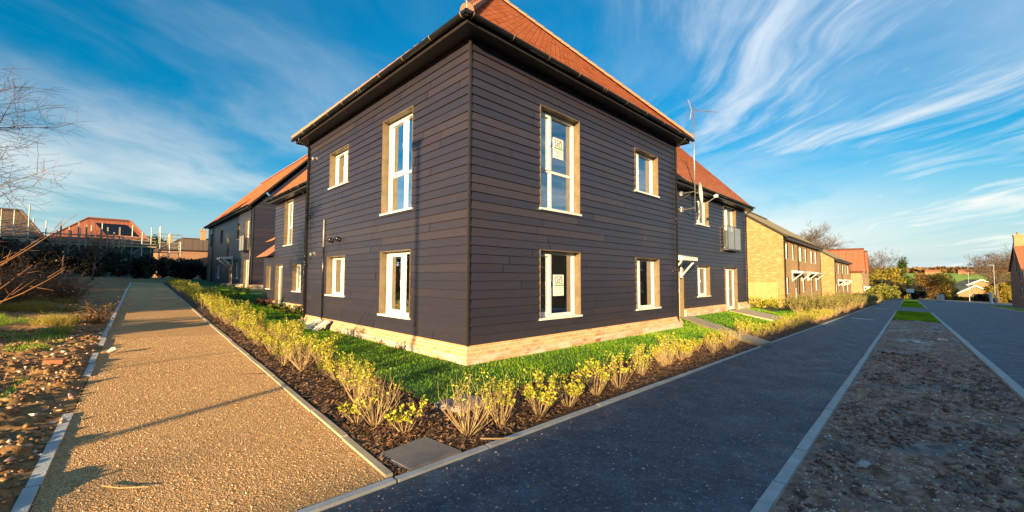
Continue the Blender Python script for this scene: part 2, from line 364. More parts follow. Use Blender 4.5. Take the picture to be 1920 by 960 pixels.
def vn(x, y):
    xi = np.floor(x).astype(int); yi = np.floor(y).astype(int); fx = x - xi; fy = y - yi
    fx = fx * fx * (3 - 2 * fx); fy = fy * fy * (3 - 2 * fy); g = lambda a, b: _lat[a & 255, b & 255]
    return (g(xi, yi) * (1 - fx) + g(xi + 1, yi) * fx) * (1 - fy) + (g(xi, yi + 1) * (1 - fx) + g(xi + 1, yi + 1) * fx) * fy
def fbm(x, y, o=4, g=.5):
    t = 0; a = 1; n = 0
    for i in range(o): t = t + a * vn(x * 2 ** i + 17.3 * i, y * 2 ** i + 5.1 * i); n += a; a *= g
    return t / n
def grid(name, A, B, fn, mat, smooth=True, mask=None):
    A = np.asarray(A, dtype=float); B = np.asarray(B, dtype=float); aa, bb = np.meshgrid(A, B, indexing='ij')
    x, y, z = fn(aa, bb); V = np.stack([x, y, z], -1).reshape(-1, 3); nb = len(B)
    i, j = np.meshgrid(np.arange(len(A) - 1), np.arange(nb - 1), indexing='ij'); q = (i * nb + j).ravel()
    F = np.stack([q, q + nb, q + nb + 1, q + 1], -1)
    ctr = V[F].mean(1)
    if mask is not None: F = F[mask(ctr[:, 0], ctr[:, 1])]
    # keep faces pointing up
    a = V[F[0, 1]] - V[F[0, 0]]; b = V[F[0, 2]] - V[F[0, 0]]
    if np.cross(a, b)[2] < 0: F = F[:, ::-1]
    return struct(np_mesh(name, V, F, mat, smooth=smooth))
def fr(a, b, st): return np.linspace(a, b, max(2, int(abs(b - a) / st) + 1))
def geo(*segs): return np.unique(np.concatenate([fr(*s) for s in segs]))

g1 = geo((-34, 34, .6)); gx = np.unique(np.concatenate([-np.geomspace(34, 3000, 46), g1, np.geomspace(34, 3000, 90)]))
gy = np.unique(np.concatenate([-np.geomspace(34, 400, 14), g1, np.geomspace(34, 3000, 90)]))
grid('ground', gx, gy, lambda x, y: (x, y, T(x, y) - .06), 'ground')
grid('footpath', geo((-9, 20, 1), (20, 128, 6)), [0.05, 1.95], lambda s, p: (*sxy(s, p), T(*sxy(s, p)) - .0), 'asphalt')
grid('road', geo((-40, 20, 2), (20, 176, 6)), geo((4.02, 11.0, 1)), lambda s, p: (*sxy(s, p), T(*sxy(s, p)) - .03), 'asphalt')
grid('road_junction', geo((95, 150, 6)), geo((11.0, 60, 4)), lambda s, p: (*sxy(s, p), T(*sxy(s, p)) - .034), 'asphalt',
     mask=lambda x, y: ((x - J[0]) * KS[0] + (y - J[1]) * KS[1]) > 101)
grid('far_footpath', geo((-40, 92, 6)), [12.4, 14.0], lambda s, p: (*sxy(s, p), T(*sxy(s, p)) + .07), 'asphalt')
grid('far_verge', geo((-40, 92, 6)), [11.12, 12.4], lambda s, p: (*sxy(s, p), T(*sxy(s, p)) + .065), 'lawn')
grid('side_road', geo((44.5, 56, 2)), [1.95, 4.02], lambda s, p: (*sxy(s, p), T(*sxy(s, p)) - .012), 'asphalt')
grid('verge_grass', geo((29.2, 43.5, 1)), [2.05, 3.87], lambda s, p: (*sxy(s, p), T(*sxy(s, p)) + .02), 'lawn')
grid('verge_grass', geo((56.5, 80, 2)), [2.05, 3.87], lambda s, p: (*sxy(s, p), T(*sxy(s, p)) + .02), 'lawn')
grid('verge_grass', geo((88, 125, 2)), [2.05, 3.87], lambda s, p: (*sxy(s, p), T(*sxy(s, p)) + .02), 'lawn')
grid('gravel_path', geo((-9, 42.5, 1.0)), geo((0.04, 1.86, .4)), lambda a, b: (*pxy(a, b), T(*pxy(a, b)) + .002), 'gravel',
     mask=lambda x, y: ((x - J[0]) * KR[0] + (y - J[1]) * KR[1]) < 2.0)
# gravel sheet is cut on the kerb line of the footpath
def bisect(o, co, no):
    bm = bmesh.new(); bm.from_mesh(o.data)
    bmesh.ops.bisect_plane(bm, geom=bm.verts[:] + bm.edges[:] + bm.faces[:], plane_co=co, plane_no=no, clear_outer=True)
    bm.to_mesh(o.data); bm.free()
gp = [o for o in COL.objects if o.name == 'gravel_path'][0]
bisect(gp, (J[0] - KR[0] * .02, J[1] - KR[1] * .02, 0), (KR[0], KR[1], 0))
# verge of churned soil, tyre ruts and puddles
def verge_h(s, p):
    x, y = sxy(s, p); edge = sm((p - 2.02) / .12) * sm((3.90 - p) / .12)
    h = .07 * (fbm(s * 2.6, p * .9, 3) - .5) + .19 * np.maximum(0, fbm(s * 5, p * 4, 4, .6) - .5) + .034 * (fbm(s * 19, p * 19, 3, .65) - .45)
    h = h + .05 * sm((.3 - s) / .6) * fbm(s * 3, p * 3, 2)
    return x, y, T(x, y) + .005 + h * edge - .012
def verge_fn(s, p): return verge_h(s, p)
grid('verge_soil', geo((-2.2, 7, .022), (7, 14, .045), (14, 29.2, .12)), fr(2.0, 3.92, .03), verge_fn, 'soil')
def left_h(a, b):
    x, y = pxy(a, b); e = sm((b - 1.9) / .2); f = np.clip((40 - a) / 30, .25, 1)
    h = .12 * (fbm(a * .7, b * .7, 3) - .45) + .20 * f * np.maximum(0, fbm(a * 3.4 + 9, b * 3.4, 4, .6) - .46) + .075 * f * (fbm(a * 13, b * 13, 4, .7) - .42)
    return x, y, T(x, y) + .004 + h * e + .05 * sm((b - 2) / 3)
def left_fn(a, b): return left_h(a, b)
grid('bare_soil', geo((-6, 8, .035), (8, 16, .09), (16, 62, .4)), geo((1.87, 5, .035), (5, 9, .08), (9, 30, .6)), left_fn, 'soil_left')
grid('bare_soil_strip', geo((42.5, 52, .8)), geo((-14, 1.93, .6)), lambda a, b: (*pxy(a, b), T(*pxy(a, b)) + .02), 'soil_left')

# mulch bed, wedge between path and footpath
def wedge_mask(off):
    def f(x, y):
        p = (x - J[0]) * KR[0] + (y - J[1]) * KR[1]; b = (x - J[0]) * PB[0] + (y - J[1]) * PB[1]
        return (p < off + .4) & (b < off + .4)
    return f
def mk_wedge(name, rngx, rngy, st, off, fn, mat, smooth=True):
    o = grid(name, fr(*rngx, st), fr(*rngy, st), fn, mat, smooth, wedge_mask(off))
    bisect(o, (J[0] + KR[0] * off, J[1] + KR[1] * off, 0), (KR[0], KR[1], 0)); bisect(o, (J[0] + PB[0] * off, J[1] + PB[1] * off, 0), (PB[0], PB[1], 0))
    return o
def mulch_z(x, y): return T(x, y) + .0 + .05 * (fbm(x * 2.4, y * 2.4, 3) - .4)
mk_wedge('mulch_bed', (-7, 7), (2.8, 13), .08, -.02, lambda x, y: (x, y, mulch_z(x, y)), 'mulch')
def outer_mask(x, y): return ((x < -7) | (x > 7) | (y > 13)) & wedge_mask(-.02)(x, y)
mb = grid('mulch_bed', fr(-35, 45, .5), fr(2.8, 55, .5), lambda x, y: (x, y, T(x, y) + .01), 'mulch', True, outer_mask)
bisect(mb, (J[0] - KR[0] * .02, J[1] - KR[1] * .02, 0), (KR[0], KR[1], 0)); bisect(mb, (J[0] - PB[0] * .02, J[1] - PB[1] * .02, 0), (PB[0], PB[1], 0))
LAWN = -1.12
def lawn_z(x, y):
    p = (x - J[0]) * KR[0] + (y - J[1]) * KR[1]; b = (x - J[0]) * PB[0] + (y - J[1]) * PB[1]; d = np.minimum(LAWN - p, LAWN - b)
    return T(x, y) + .03 + .03 * sm(d / .6) + .02 * (fbm(x * 1.2, y * 1.2, 2) - .5)
mk_wedge('lawn', (-32, 26), (3.5, 44), .25, LAWN, lambda x, y: (x, y, lawn_z(x, y)), 'lawn')

# kerbs: precast edging pieces laid end to end
def kerb(name, fn, a0, a1, b0, b1, top, step=.9, mat='concrete', far=12, skip=None, jit=.004, zf=None):
    m = M(); a = a0
    while a < a1 - .01:
        L = step if a < far else step * 5; e = min(a + L, a1); g = .011
        if not (skip and skip(a)):
            c = []; j = random.uniform(-jit, jit); jz = random.uniform(-jit, jit)
            for dz in (-.12, top + jz):
                for (aa, bb) in ((a + g, b0 + j), (e - g, b0 + j), (e - g, b1 + j), (a + g, b1 + j)):
                    x, y = fn(aa, bb); c.append((x, y, Tz(x, y) + dz))
            m.hexa(c)
        a = e
    return struct(m.build(name, mat))
kerb('footpath_kerb', sxy, -9, 60, -.015, .045, .022)
kerb('footpath_kerb', sxy, -2.4, 44, 1.95, 2.03, .03, mat='concrete')
kerb('road_kerb', sxy, 2.5, 44, 3.89, 4.015, .05, mat='concrete')
kerb('road_kerb', sxy, -12, 95, 11.0, 11.12, .09)
kerb('side_kerb', lambda a, b: sxy(b, a), 2.03, 3.89, 44.0, 44.12, .05)
kerb('side_kerb', lambda a, b: sxy(b, a), 1.95, 4.0, 56.3, 56.45, .05)
kerb('road_kerb', sxy, 56.5, 128, 3.89, 4.015, .05, far=0)
kerb('footpath_kerb', sxy, 56.5, 128, 1.95, 2.03, .03, far=0)
kerb('path_kerb', pxy, .05, 42.5, -.02, .035, .025, mat='concrete_light')
kerb('path_kerb', pxy, -1.4, 42.5, 1.86, 1.93, .028, skip=lambda a: (2.6 < a < 5.0 and int(a * 3) % 3 == 0) or (5 < a < 8 and int(a) % 2 == 0), jit=.012)
kerb('end_kerb', sxy, 128, 128.2, -.02, 4.0, .09, far=0)

# paving slabs
def slab_sheet(name, pts, label=None):
    m = M(); c = []
    for dz in (-.1, .045):
        for (x, y) in pts: c.append((x, y, float(lawn_z(np.array(x), np.array(y))) + dz))
    m.hexa(c); return struct(m.build(name, 'concrete_light'))
def sq(a, b, c, d, s0, s1): pass
slab_sheet('door_path', [bxy(11.0, 1.18), bxy(7.35, -2.42), bxy(8.15, -2.45), bxy(11.9, 1.18)])
slab_sheet('door_path', [bxy(16.0, 1.15), bxy(16.0, -1.0), bxy(18.2, -1.0), bxy(18.2, 1.15)])
slab_sheet('door_path', [bxy(.9, 16.2), bxy(-.5, 16.2), bxy(-.5, 15.2), bxy(.9, 15.2)])

# ------------------------------------------------------------------ building helpers
def P(o, t, n, u, z, d): return (o[0] + t[0] * u + n[0] * d, o[1] + t[1] * u + n[1] * d, (o[2] if len(o) > 2 else 0) + z)
def obox(m, F, u0, u1, z0, z1, d0, d1, mi=0):
    o, t, n = F
    m.hexa([P(o, t, n, a, z, d) for z in (z0, z1) for (a, d) in ((u0, d0), (u1, d0), (u1, d1), (u0, d1))], mi)
def sub(u0, u1, ops):
    seg = [(u0, u1)]
    for (a, b) in ops:
        out = []
        for (x, y) in seg:
            if b <= x or a >= y: out.append((x, y)); continue
            if a > x: out.append((x, a))
            if b < y: out.append((b, y))
        seg = out
    return [q for q in seg if q[1] - q[0] > .004]
def wall(m, F, u0, u1, z0, z1, ops, d=0.0, r=.5, mi=0):
    o, t, n = F; zs = sorted({z0, z1} | {z for q in ops for z in (q[2], q[3]) if z0 < z < z1})
    for a, b in zip(zs, zs[1:]):
        c = (a + b) / 2
        for (x, y) in sub(u0, u1, [(q[0], q[1]) for q in ops if q[2] < c < q[3]]):
            m.face([P(o, t, n, x, a, d), P(o, t, n, y, a, d), P(o, t, n, y, b, d), P(o, t, n, x, b, d)], [(x, a), (y, a), (y, b), (x, b)], r, mi)
def cladding(parent, F, u0, u1, z0, z1, ops, seed=1, roofline=None, bh=.155, name='cladding'):
    rng = random.Random(seed); o, t, n = F; m = M(); k = 0; z = z0
    while z < z1 - .01:
        top = min(z + bh, z1); x = u0 - rng.uniform(0, 3)
        ua, ub = (u0, u1) if roofline is None else roofline(z + bh * .5)
        while x < ub:
            L = rng.choice([3.6, 3.9, 4.2, 2.4]); a, b = max(x, ua), min(x + L - .012, ub); x += L
            if b - a < .02: continue
            r = rng.random() ** 1.5; zs = sorted({z, top} | {q for w in ops for q in (w[2], w[3]) if z < q < top})
            off = rng.uniform(0, 40); wob = rng.uniform(-.0025, .0025)
            D = lambda zz: .026 + wob - .020 * (zz - z) / bh
            for za, zb in zip(zs, zs[1:]):
                c = (za + zb) / 2
                for (p, q) in sub(a, b, [(w[0], w[1]) for w in ops if w[2] < c < w[3]]):
                    m.face([P(o, t, n, p, za, D(za)), P(o, t, n, q, za, D(za)), P(o, t, n, q, zb, D(zb)), P(o, t, n, p, zb, D(zb))],
                           [(p + off, za + off), (q + off, za + off), (q + off, zb + off), (p + off, zb + off)], r)
                    if za == z: m.face([P(o, t, n, p, za, D(za)), P(o, t, n, p, za, -.002), P(o, t, n, q, za, -.002), P(o, t, n, q, za, D(za))], None, r, 1)
        z += bh
    if roofline is None: wall(m, F, u0, u1, z0 - .02, z1, ops, -.003, mi=1)
    return m.build(name, ['cladding', 'clad_edge'], parent)
def window(parent, F, u0, u1, z0, z1, lights=(.5,), transom=None, depth=.13, glass='glass', room=False, sill=True, door=False, lod=1, opener=(1,), reveal='reveal_wood', frame_mat='white_upvc', name=None):
    o, t, n = F; e = .026
    fm = M(); ft = .055 if lod else .07; a, b, c, d = u0 + (.02 if lod else 0), u1 - (.02 if lod else 0), z0 + (.03 if sill else 0), z1 - (.02 if lod else 0)
    fd0, fd1 = -depth - .065, -depth
    obox(fm, F, a, a + ft, c, d, fd0, fd1); obox(fm, F, b - ft, b, c, d, fd0, fd1)
    obox(fm, F, a + ft, b - ft, c, c + ft, fd0, fd1); obox(fm, F, a + ft, b - ft, d - ft, d, fd0, fd1)
    xs = [a + ft * .5] + [a + (b - a) * q for q in lights] + [b - ft * .5]; zs = [c + ft * .5, d - ft * .5]
    if transom: zs = [c + ft * .5, c + (d - c) * transom, d - ft * .5]
    for q in xs[1:-1]: obox(fm, F, q - ft / 2, q + ft / 2, c + ft, d - ft, fd0 + .004, fd1 - .004)
    if transom: obox(fm, F, a + ft, b - ft, zs[1] - ft / 2, zs[1] + ft / 2, fd0 + .008, fd1 - .008)
    f = fm.build(name or ('door' if door else 'window'), frame_mat, parent)
    top_row = len(zs) - 2
    for i in range(len(xs) - 1):
        for j in range(len(zs) - 1):
            x0, x1, y0, y1 = xs[i] + ft / 2, xs[i + 1] - ft / 2, zs[j] + ft / 2, zs[j + 1] - ft / 2
            if lod and (i in opener and j == top_row or door):
                sh = M(); w = .045; w2 = .11 if door else w
                obox(sh, F, x0 - .012, x0 + w, y0 - .012, y1 + .012, fd1 - .03, fd1 + .012); obox(sh, F, x1 - w, x1 + .012, y0 - .012, y1 + .012, fd1 - .03, fd1 + .012)
                obox(sh, F, x0 + w, x1 - w, y0 - .012, y0 + w2, fd1 - .03, fd1 + .012); obox(sh, F, x0 + w, x1 - w, y1 - w, y1 + .012, fd1 - .03, fd1 + .012)
                sh.build('sash', frame_mat, f)
                hm = M(); hz = (y0 + y1) / 2 if not door else y0 + .95
                hx = x0 + w * .4 if i else x1 - w * .4
                obox(hm, F, hx - .012, hx + .012, hz - .06, hz + .06, fd1 + .012, fd1 + .03); hm.build('handle', frame_mat, f)
                x0 += w; x1 -= w; y0 += w2; y1 -= w
            pm = M(); obox(pm, F, x0 - .005, x1 + .005, y0 - .005, y1 + .005, fd0 + .028, fd0 + .032) if glass != 'glass' else wall(pm, F, x0 - .005, x1 + .005, y0 - .005, y1 + .005, [], fd0 + .03)
            pm.build('pane', glass, f)
    if lod:
        rm = M(); g = .012
        obox(rm, F, u0 - .004, u0 + g, z0 - .0, z1 + .004, fd1 - .005, .029); obox(rm, F, u1 - g, u1 + .004, z0 - .0, z1 + .004, fd1 - .005, .029)
        obox(rm, F, u0 + g, u1 - g, z1 - g, z1 + .004, fd1 - .005, .029); rm.build('reveal', reveal, f)
    if sill:
        s = M(); obox(s, F, u0 - .03, u1 + .03, z0 - .012, z0 + .028, fd1 - .02, .055 if lod else .04); s.build('sill', frame_mat, f)
    if room:
        q = M(); D0 = fd0 - .003; D1 = -.36
        for (x, y) in ((u0, u0 + .012), (u1 - .012, u1)): obox(q, F, x, y, z0 + .03, z1, D1, D0)
        obox(q, F, u0 + .012, u1 - .012, z0 + .012, z0 + .03, D1, D0); obox(q, F, u0 + .012, u1 - .012, z1 - .012, z1, D1, D0)
        q.build('inner_reveal', 'plaster', f)
    return f
def roof_plane(m, A, B, C_, D_, courses=True, ex=.10, lift=.019):
    """A,B eave corners; C_,D_ top corners above B and A. Real overlapping courses."""
    A, B, C_, D_ = map(Vector, (A, B, C_, D_)); n = (B - A).cross(D_ - A)
    if n.length < 1e-6: n = (B - A).cross(C_ - A)
    n.normalize()
    if n.z < 0: n = -n
    e = (B - A).normalized(); up = n.cross(e)
    if up.z < 0: up = -up
    H = max((C_ - A).dot(up), (D_ - A).dot(up)); k = max(1, int(H / ex)) if courses else 1; hz = H / k
    for i in range(k):
        t0, t1 = i / k, (i + 1) / k
        a, b = A.lerp(D_, t0), B.lerp(C_, t0); c, d = B.lerp(C_, t1), A.lerp(D_, t1)
        l0 = n * (lift if courses else 0)
        U = lambda q: ((q - A).dot(e), (q - A).dot(up) / hz * ex)
        if (b - a).length < 1e-5: continue
        m.face([a + l0, b + l0, c, d] if (c - d).length > 1e-4 else [a + l0, b + l0, c], [U(a), U(b), U(c), U(d)][:4 if (c - d).length > 1e-4 else 3])
        if courses:
            ua, ub_ = (a - A).dot(e), (b - A).dot(e); r0_ = i * ex + .02; m.face([a, b, b + l0, a + l0], [(ua, r0_), (ub_, r0_), (ub_, r0_ + .06), (ua, r0_ + .06)])
def ridge_tiles(m, a, b, r=.11, L=.33):
    a, b = Vector(a), Vector(b); n = max(1, int((b - a).length / L)); d = (b - a) / n; dn = d.normalized()
    s = dn.cross(Vector((0, 0, 1))).normalized(); u = s.cross(dn).normalized()
    if u.z < 0: u = -u
    for i in range(n):
        p0 = a + d * i; p1 = a + d * (i + 1.06); r0, r1 = r * 1.07, r * .95; K = 7; R0 = []; R1 = []
        for j in range(K):
            t = math.pi * j / (K - 1); R0.append(p0 + s * math.cos(t) * r0 + u * (math.sin(t) * r0 - .03)); R1.append(p1 + s * math.cos(t) * r1 + u * (math.sin(t) * r1 - .03))
        for j in range(K - 1): m.face([R0[j], R0[j + 1], R1[j + 1], R1[j]], [(.02, .02), (.1, .02), (.1, .08), (.02, .08)])
        m.face([p0 - u * .03] + R0, [(.05, .05)] * (K + 1)) if i == 0 else None
def gutter(parent, a, b, out, r=.062, brackets=.95, lod=1):
    """half-round gutter from a to b (top edge height), out = outward unit vector"""
    a, b = Vector(a), Vector(b); out = Vector(out); c0 = out * r; K = 9 if lod else 5; m = M()
    for rr, flip in ((r, 0), (r - .006, 1)):
        for j in range(K - 1):
            t0, t1 = math.pi * j / (K - 1), math.pi * (j + 1) / (K - 1)
            o0 = out * (math.cos(t0) * rr) + Vector((0, 0, -math.sin(t0) * rr)); o1 = out * (math.cos(t1) * rr) + Vector((0, 0, -math.sin(t1) * rr))
            m.face([a + c0 + o0, b + c0 + o0, b + c0 + o1, a + c0 + o1])
    for e in (a, b):
        pts = [e + c0 + out * (math.cos(math.pi * j / (K - 1)) * r) + Vector((0, 0, -math.sin(math.pi * j / (K - 1)) * r)) for j in range(K)]
        m.face(pts)
    g = m.build('gutter', 'black_plastic', parent)
    if lod:
        L = (b - a).length; n = int(L / brackets); d = (b - a).normalized()
        for i in range(n + 1):
            for off in ((0,) if i % 4 else (-.05, .05)):
                s0 = .12 + i * (L - .24) / max(1, n) + off
                if s0 < .02 or s0 > L - .02: continue
                p = a + d * s0 + c0; R2 = r + .007; bm_ = M()
                ring = [p + out * (math.cos(math.pi * j / 10) * R2) + Vector((0, 0, -math.sin(math.pi * j / 10) * R2)) for j in range(11)]
                for j in range(10): bm_.face([ring[j] - d * .012, ring[j] + d * .012, ring[j + 1] + d * .012, ring[j + 1] - d * .012])
                bm_.build('gutter_bracket', 'gut_bracket', g)
    return g
simple('gut_bracket', (.34, .26, .15), (.22, .17, .10), .35, 4)  # tan base colour puts the sun's gold glint into the brackets
def downpipe(parent, F, u, z0, z1, d=.075, r=.034, top_out=.0, lod=1, shoe=True):
    m = M(); pts = []
    if top_out: pts += [P(*F, u, z1, d + top_out), P(*F, u, z1 - .10, d + top_out), P(*F, u, z1 - .28, d), ]
    else: pts += [P(*F, u, z1, d)]
    pts += [P(*F, u, z0 + .12, d)]
    if shoe: pts += [P(*F, u, z0 + .05, d + .01), P(*F, u, z0, d + .07)]
    m.tube(pts, r, 10 if lod else 5); p = m.build('downpipe', 'black_plastic', parent, smooth=True)
    if lod:
        zz = z0 + .35
        while zz < z1 - .3:
            c = M(); c.tube([P(*F, u, zz - .02, d), P(*F, u, zz + .02, d)], r + .008, 10); obox(c, F, u - .06, u + .06, zz - .015, zz + .015, .02, .045); zz += 1.55; c.build('pipe_clip', 'black_plastic', p)
    return p
def plinth(parent, F, u0, u1, ztop, zmid, zbot, o0=0, o1=0, ops=(), mitre0=0, mitre1=0):
    """splayed brick plinth: sill course, sloping course, straight courses. mitre: extend with offset at that end"""
    o, t, n = F; m = M(); prof = [(.006, ztop), (.03, ztop - .005), (.115, zmid), (.115, zbot)]; L = 0
    for i in range(3):
        (d0, za), (d1, zb) = prof[i], prof[i + 1]; sl = math.hypot(d1 - d0, za - zb)
        for (x, y) in sub(u0, u1, ops):
            x0 = x - (mitre0 * d0 if x == u0 else 0); x1 = x - (mitre0 * d1 if x == u0 else 0); y0 = y + (mitre1 * d0 if y == u1 else 0); y1 = y + (mitre1 * d1 if y == u1 else 0)
            m.face([P(o, t, n, x1, zb, d1), P(o, t, n, y1, zb, d1), P(o, t, n, y0, za, d0), P(o, t, n, x0, za, d0)],
                   [(x1, L + sl), (y1, L + sl), (y0, L), (x0, L)], mi=1 if i == 2 else 0)
            if not (x == u0 and mitre0): m.face([P(o, t, n, x, zb, d1), P(o, t, n, x, za, d0), P(o, t, n, x, za, -.05), P(o, t, n, x, zb, -.05)], mi=1)
            if not (y == u1 and mitre1): m.face([P(o, t, n, y, zb, d1), P(o, t, n, y, za, d0), P(o, t, n, y, za, -.05), P(o, t, n, y, zb, -.05)], mi=1)
        L += sl
    return m.build('plinth', ['brick_plinth', 'brick_plinth_low'], parent)

# ------------------------------------------------------------------ the black timber-clad block (local x = along right face, y = along left face)
B = empty('apartment_building', (KX, KY, 0), BROT)
tag(B, 'large black timber clad corner building with orange hipped roof and splayed brick plinth', 'building')
FR = ((0, 0), (1, 0), (0, -1)); FL = ((0, 0), (0, 1), (-1, 0)); FB = ((8.05, 0), (0, 1), (1, 0)); FBL = ((0, 8.05), (1, 0), (0, 1))
CB, CT, LN = .36, 5.72, 8.05
RW = [(1.80, 3.12, 2.89, 5.03), (5.57, 6.87, 3.82, 5.00), (1.79, 3.13, .67, 2.07), (5.57, 6.87, .67, 2.05)]
LW = [(1.85, 3.15, 2.89, 5.03), (5.05, 6.30, 3.96, 4.97), (1.86, 3.16, .67, 2.07), (5.10, 6.33, 1.00, 2.06)]
cladding(B, FR, 0, LN, CB, CT, RW, 5); cladding(B, FL, 0, LN, CB, CT, LW, 11)
cladding(B, FB, 0, LN, CB, CT, [], 3); cladding(B, FBL, 0, LN, CB, CT, [], 4)
for q in ((-.034, .006, -.034, .006), (LN - .006, LN + .034, -.034, .006), (-.034, .006, LN - .006, LN + .034)): tr = M(); tr.box(*q, CB - .01, CT); tr.build('corner_trim', 'black_trim', B)
plinth(B, FR, 0, LN, CB, .20, -.45, mitre0=1, mitre1=1); plinth(B, FL, 0, LN, CB, .20, -.45, mitre0=1, mitre1=1)
for w, tf in ((RW[0], .40), (RW[1], None), (RW[2], None), (RW[3], None)):
    window(B, FR, *w, lights=(.37,) if w[0] < 3 else (.34,), transom=tf, room=True, opener=(0,))
for w, tf in ((LW[0], .40), (LW[1], None), (LW[2], None), (LW[3], None)):
    window(B, FL, *w, lights=(.42,) if w[0] < 3 else (.5,), transom=tf, room=True, opener=(1,) if w[0] < 3 else (0,))
# plastered inner shell with rooms
im = M(); IR = [(.36, LN - .36)]
for F, ops in ((FR, RW), (FL, LW), (FB, []), (FBL, [])): wall(im, F, .36, LN - .36, .45, 5.5, ops, -.36)
for z in (2.42, 2.72, 5.45): im.box(.37, LN - .37, .37, LN - .37, z, z + .02)
im.box(3.3, 3.4, .38, 7.6, .5, 5.4); im.box(1.3, 3.29, 2.3, 2.4, .5, 5.4); im.box(3.41, 7.6, 2.0, 2.1, .5, 5.4); im.box(1.2, 1.29, 2.41, 7.6, .5, 5.4); im.box(6.95, 7.05, .38, 1.99, .5, 5.4)
im.build('inner_wall', 'plaster', B)
fm = M(); fm.box(.36, LN - .36, .36, LN - .36, .42, .46); fm.box(.36, LN - .36, .36, LN - .36, 2.745, 2.76); fm.build('inner_floor', 'floor_wood', B)
kb = M(); kb.box(.75, 1.19, 2.5, 3.4, .46, 1.35); kb.build('kitchen_unit', 'paint_dark', B)
# eaves
OV = .31; EZ = 5.80; PT = math.tan(rad(47))
sf = M()
for (x0, x1, y0, y1) in ((-OV, LN + OV, -OV, -.02), (-OV, LN + OV, LN + .02, LN + OV), (-OV, -.02, -.019, LN + .019), (LN + .02, LN + OV, -.019, LN + .019)): sf.box(x0, x1, y0, y1, CT - .03, CT - .012)
sf.build('soffit', 'black_trim', B)
fa = M(); h0, h1 = CT - .045, EZ + .05
fa.box(-OV - .02, LN + OV + .02, -OV - .02, -OV, h0, h1); fa.box(-OV - .02, LN + OV + .02, LN + OV, LN + OV + .02, h0, h1)
fa.box(-OV - .02, -OV, -OV, LN + OV, h0, h1); fa.box(LN + OV, LN + OV + .02, -OV, LN + OV, h0, h1); fa.build('fascia', 'black_trim', B)
E = OV + .07; c = LN / 2; A4 = [(-E, -E, EZ), (LN + E, -E, EZ), (LN + E, LN + E, EZ), (-E, LN + E, EZ)]; ap = (c, c, EZ + (c + E) * PT)
rm = M()
for i in range(4): roof_plane(rm, A4[i], A4[(i + 1) % 4], ap, ap)
ro = rm.build('roof', 'tile_orange', B); rt = M()
for q in A4: ridge_tiles(rt, (q[0], q[1], q[2] + .05), (ap[0], ap[1], ap[2] + .04))
rt.build('hip_tiles', 'ridge_clay', ro)
fin = M(); fin.tube([(-E - .01, -E - .01, EZ + .04), (-E - .03, -E - .03, EZ + .16)], .012, 6); fin.tube([(-E - .03, -E - .03, EZ + .15), (-E - .03, -E - .03, EZ + .17)], .024, 6); fin.build('hip_iron', 'galv_dull', ro)
GZ = EZ + .0; GO = OV + .02
gutter(B, (-GO - .13, -GO, GZ), (LN + GO + .10, -GO, GZ), (0, -1, 0)); gutter(B, (-GO, -GO - .13, GZ), (-GO, LN + GO + .10, GZ), (-1, 0, 0))
downpipe(B, FR, LN - .12, -.15, CT + .06, top_out=.30); downpipe(B, FL, LN - .12, -.05, CT + .06, top_out=.30)
# small fittings on the left face
wp = M(); wp.tube([P(*FL, 6.55, .18, .05), P(*FL, 6.55, 3.12, .05)], .022, 8); wp.tube([P(*FL, 6.55, .2, .05), P(*FL, 6.35, .2, .13), P(*FL, 6.30, .12, .14)], .022, 8); wp.build('waste_pipe', 'black_plastic', B, smooth=True)
wp = M(); wp.tube([P(*FL, 6.55, 2.35, .05), P(*FL, 6.55, 3.13, .05)], .026, 8); wp.build('pipe_sleeve', 'galv_dull', B, smooth=True)
for (u, z) in ((7.3, 2.19), (7.35, 5.05)):
    q = M(); obox(q, FL, u - .035, u + .035, z - .05, z + .05, .02, .06); q.tube([P(*FL, u, z, .05), P(*FL, u - .03, z - .02, .16)], [.03, .045], 8); q.build('wall_light', 'galv_dull', B)
for u in (5.45, 5.95):
    q = M(); q.tube([P(*FL, u, 2.50, .02), P(*FL, u, 2.50, .07)], .055, 12); q.tube([P(*FL, u, 2.53, .05), P(*FL, u, 2.49, .13)], [.05, .065], 12); q.build('vent', 'black_plastic', B, smooth=True)
for u in (3.55,): 
    q = M(); obox(q, FR, u, u + .20, .06, .135, .10, .121); q.build('air_brick', 'red_clay', B)

# ---- right wing
WR0, WR1, WO = 8.05, 19.1, 1.30
FW = ((0, WO), (1, 0), (0, -1)); CW = .34; TW = 5.02
RWW = [(12.85, 14.15, .75, 2.03), (12.85, 14.15, 3.74, 4.92), (15.95, 17.65, .02, 2.02), (15.95, 17.65, 2.86, 4.92), (10.55, 11.5, .02, 2.02)]
cladding(B, FW, WR0 + .02, WR1, CW, TW, RWW, 21); FWe = ((WR1, WO), (0, 1), (1, 0)); gm = cladding(B, FWe, 0, 6.7, CW, TW, [], 22)
plinth(B, FW, WR0 + .12, WR1, CW, .19, -.8, ops=[(15.95, 17.65), (10.55, 11.5)], mitre1=1)
window(B, FW, *RWW[0], lights=(.4,), glass='glass_dark'); window(B, FW, *RWW[1], lights=(.45,), glass='glass_dark')
window(B, FW, *RWW[2], lights=(.5,), glass='glass_dark', door=True, sill=False); window(B, FW, *RWW[3], lights=(.5,), glass='glass_dark', door=True, sill=False)
window(B, FW, *RWW[4], lights=(), glass='glass_dark', door=True, sill=False)
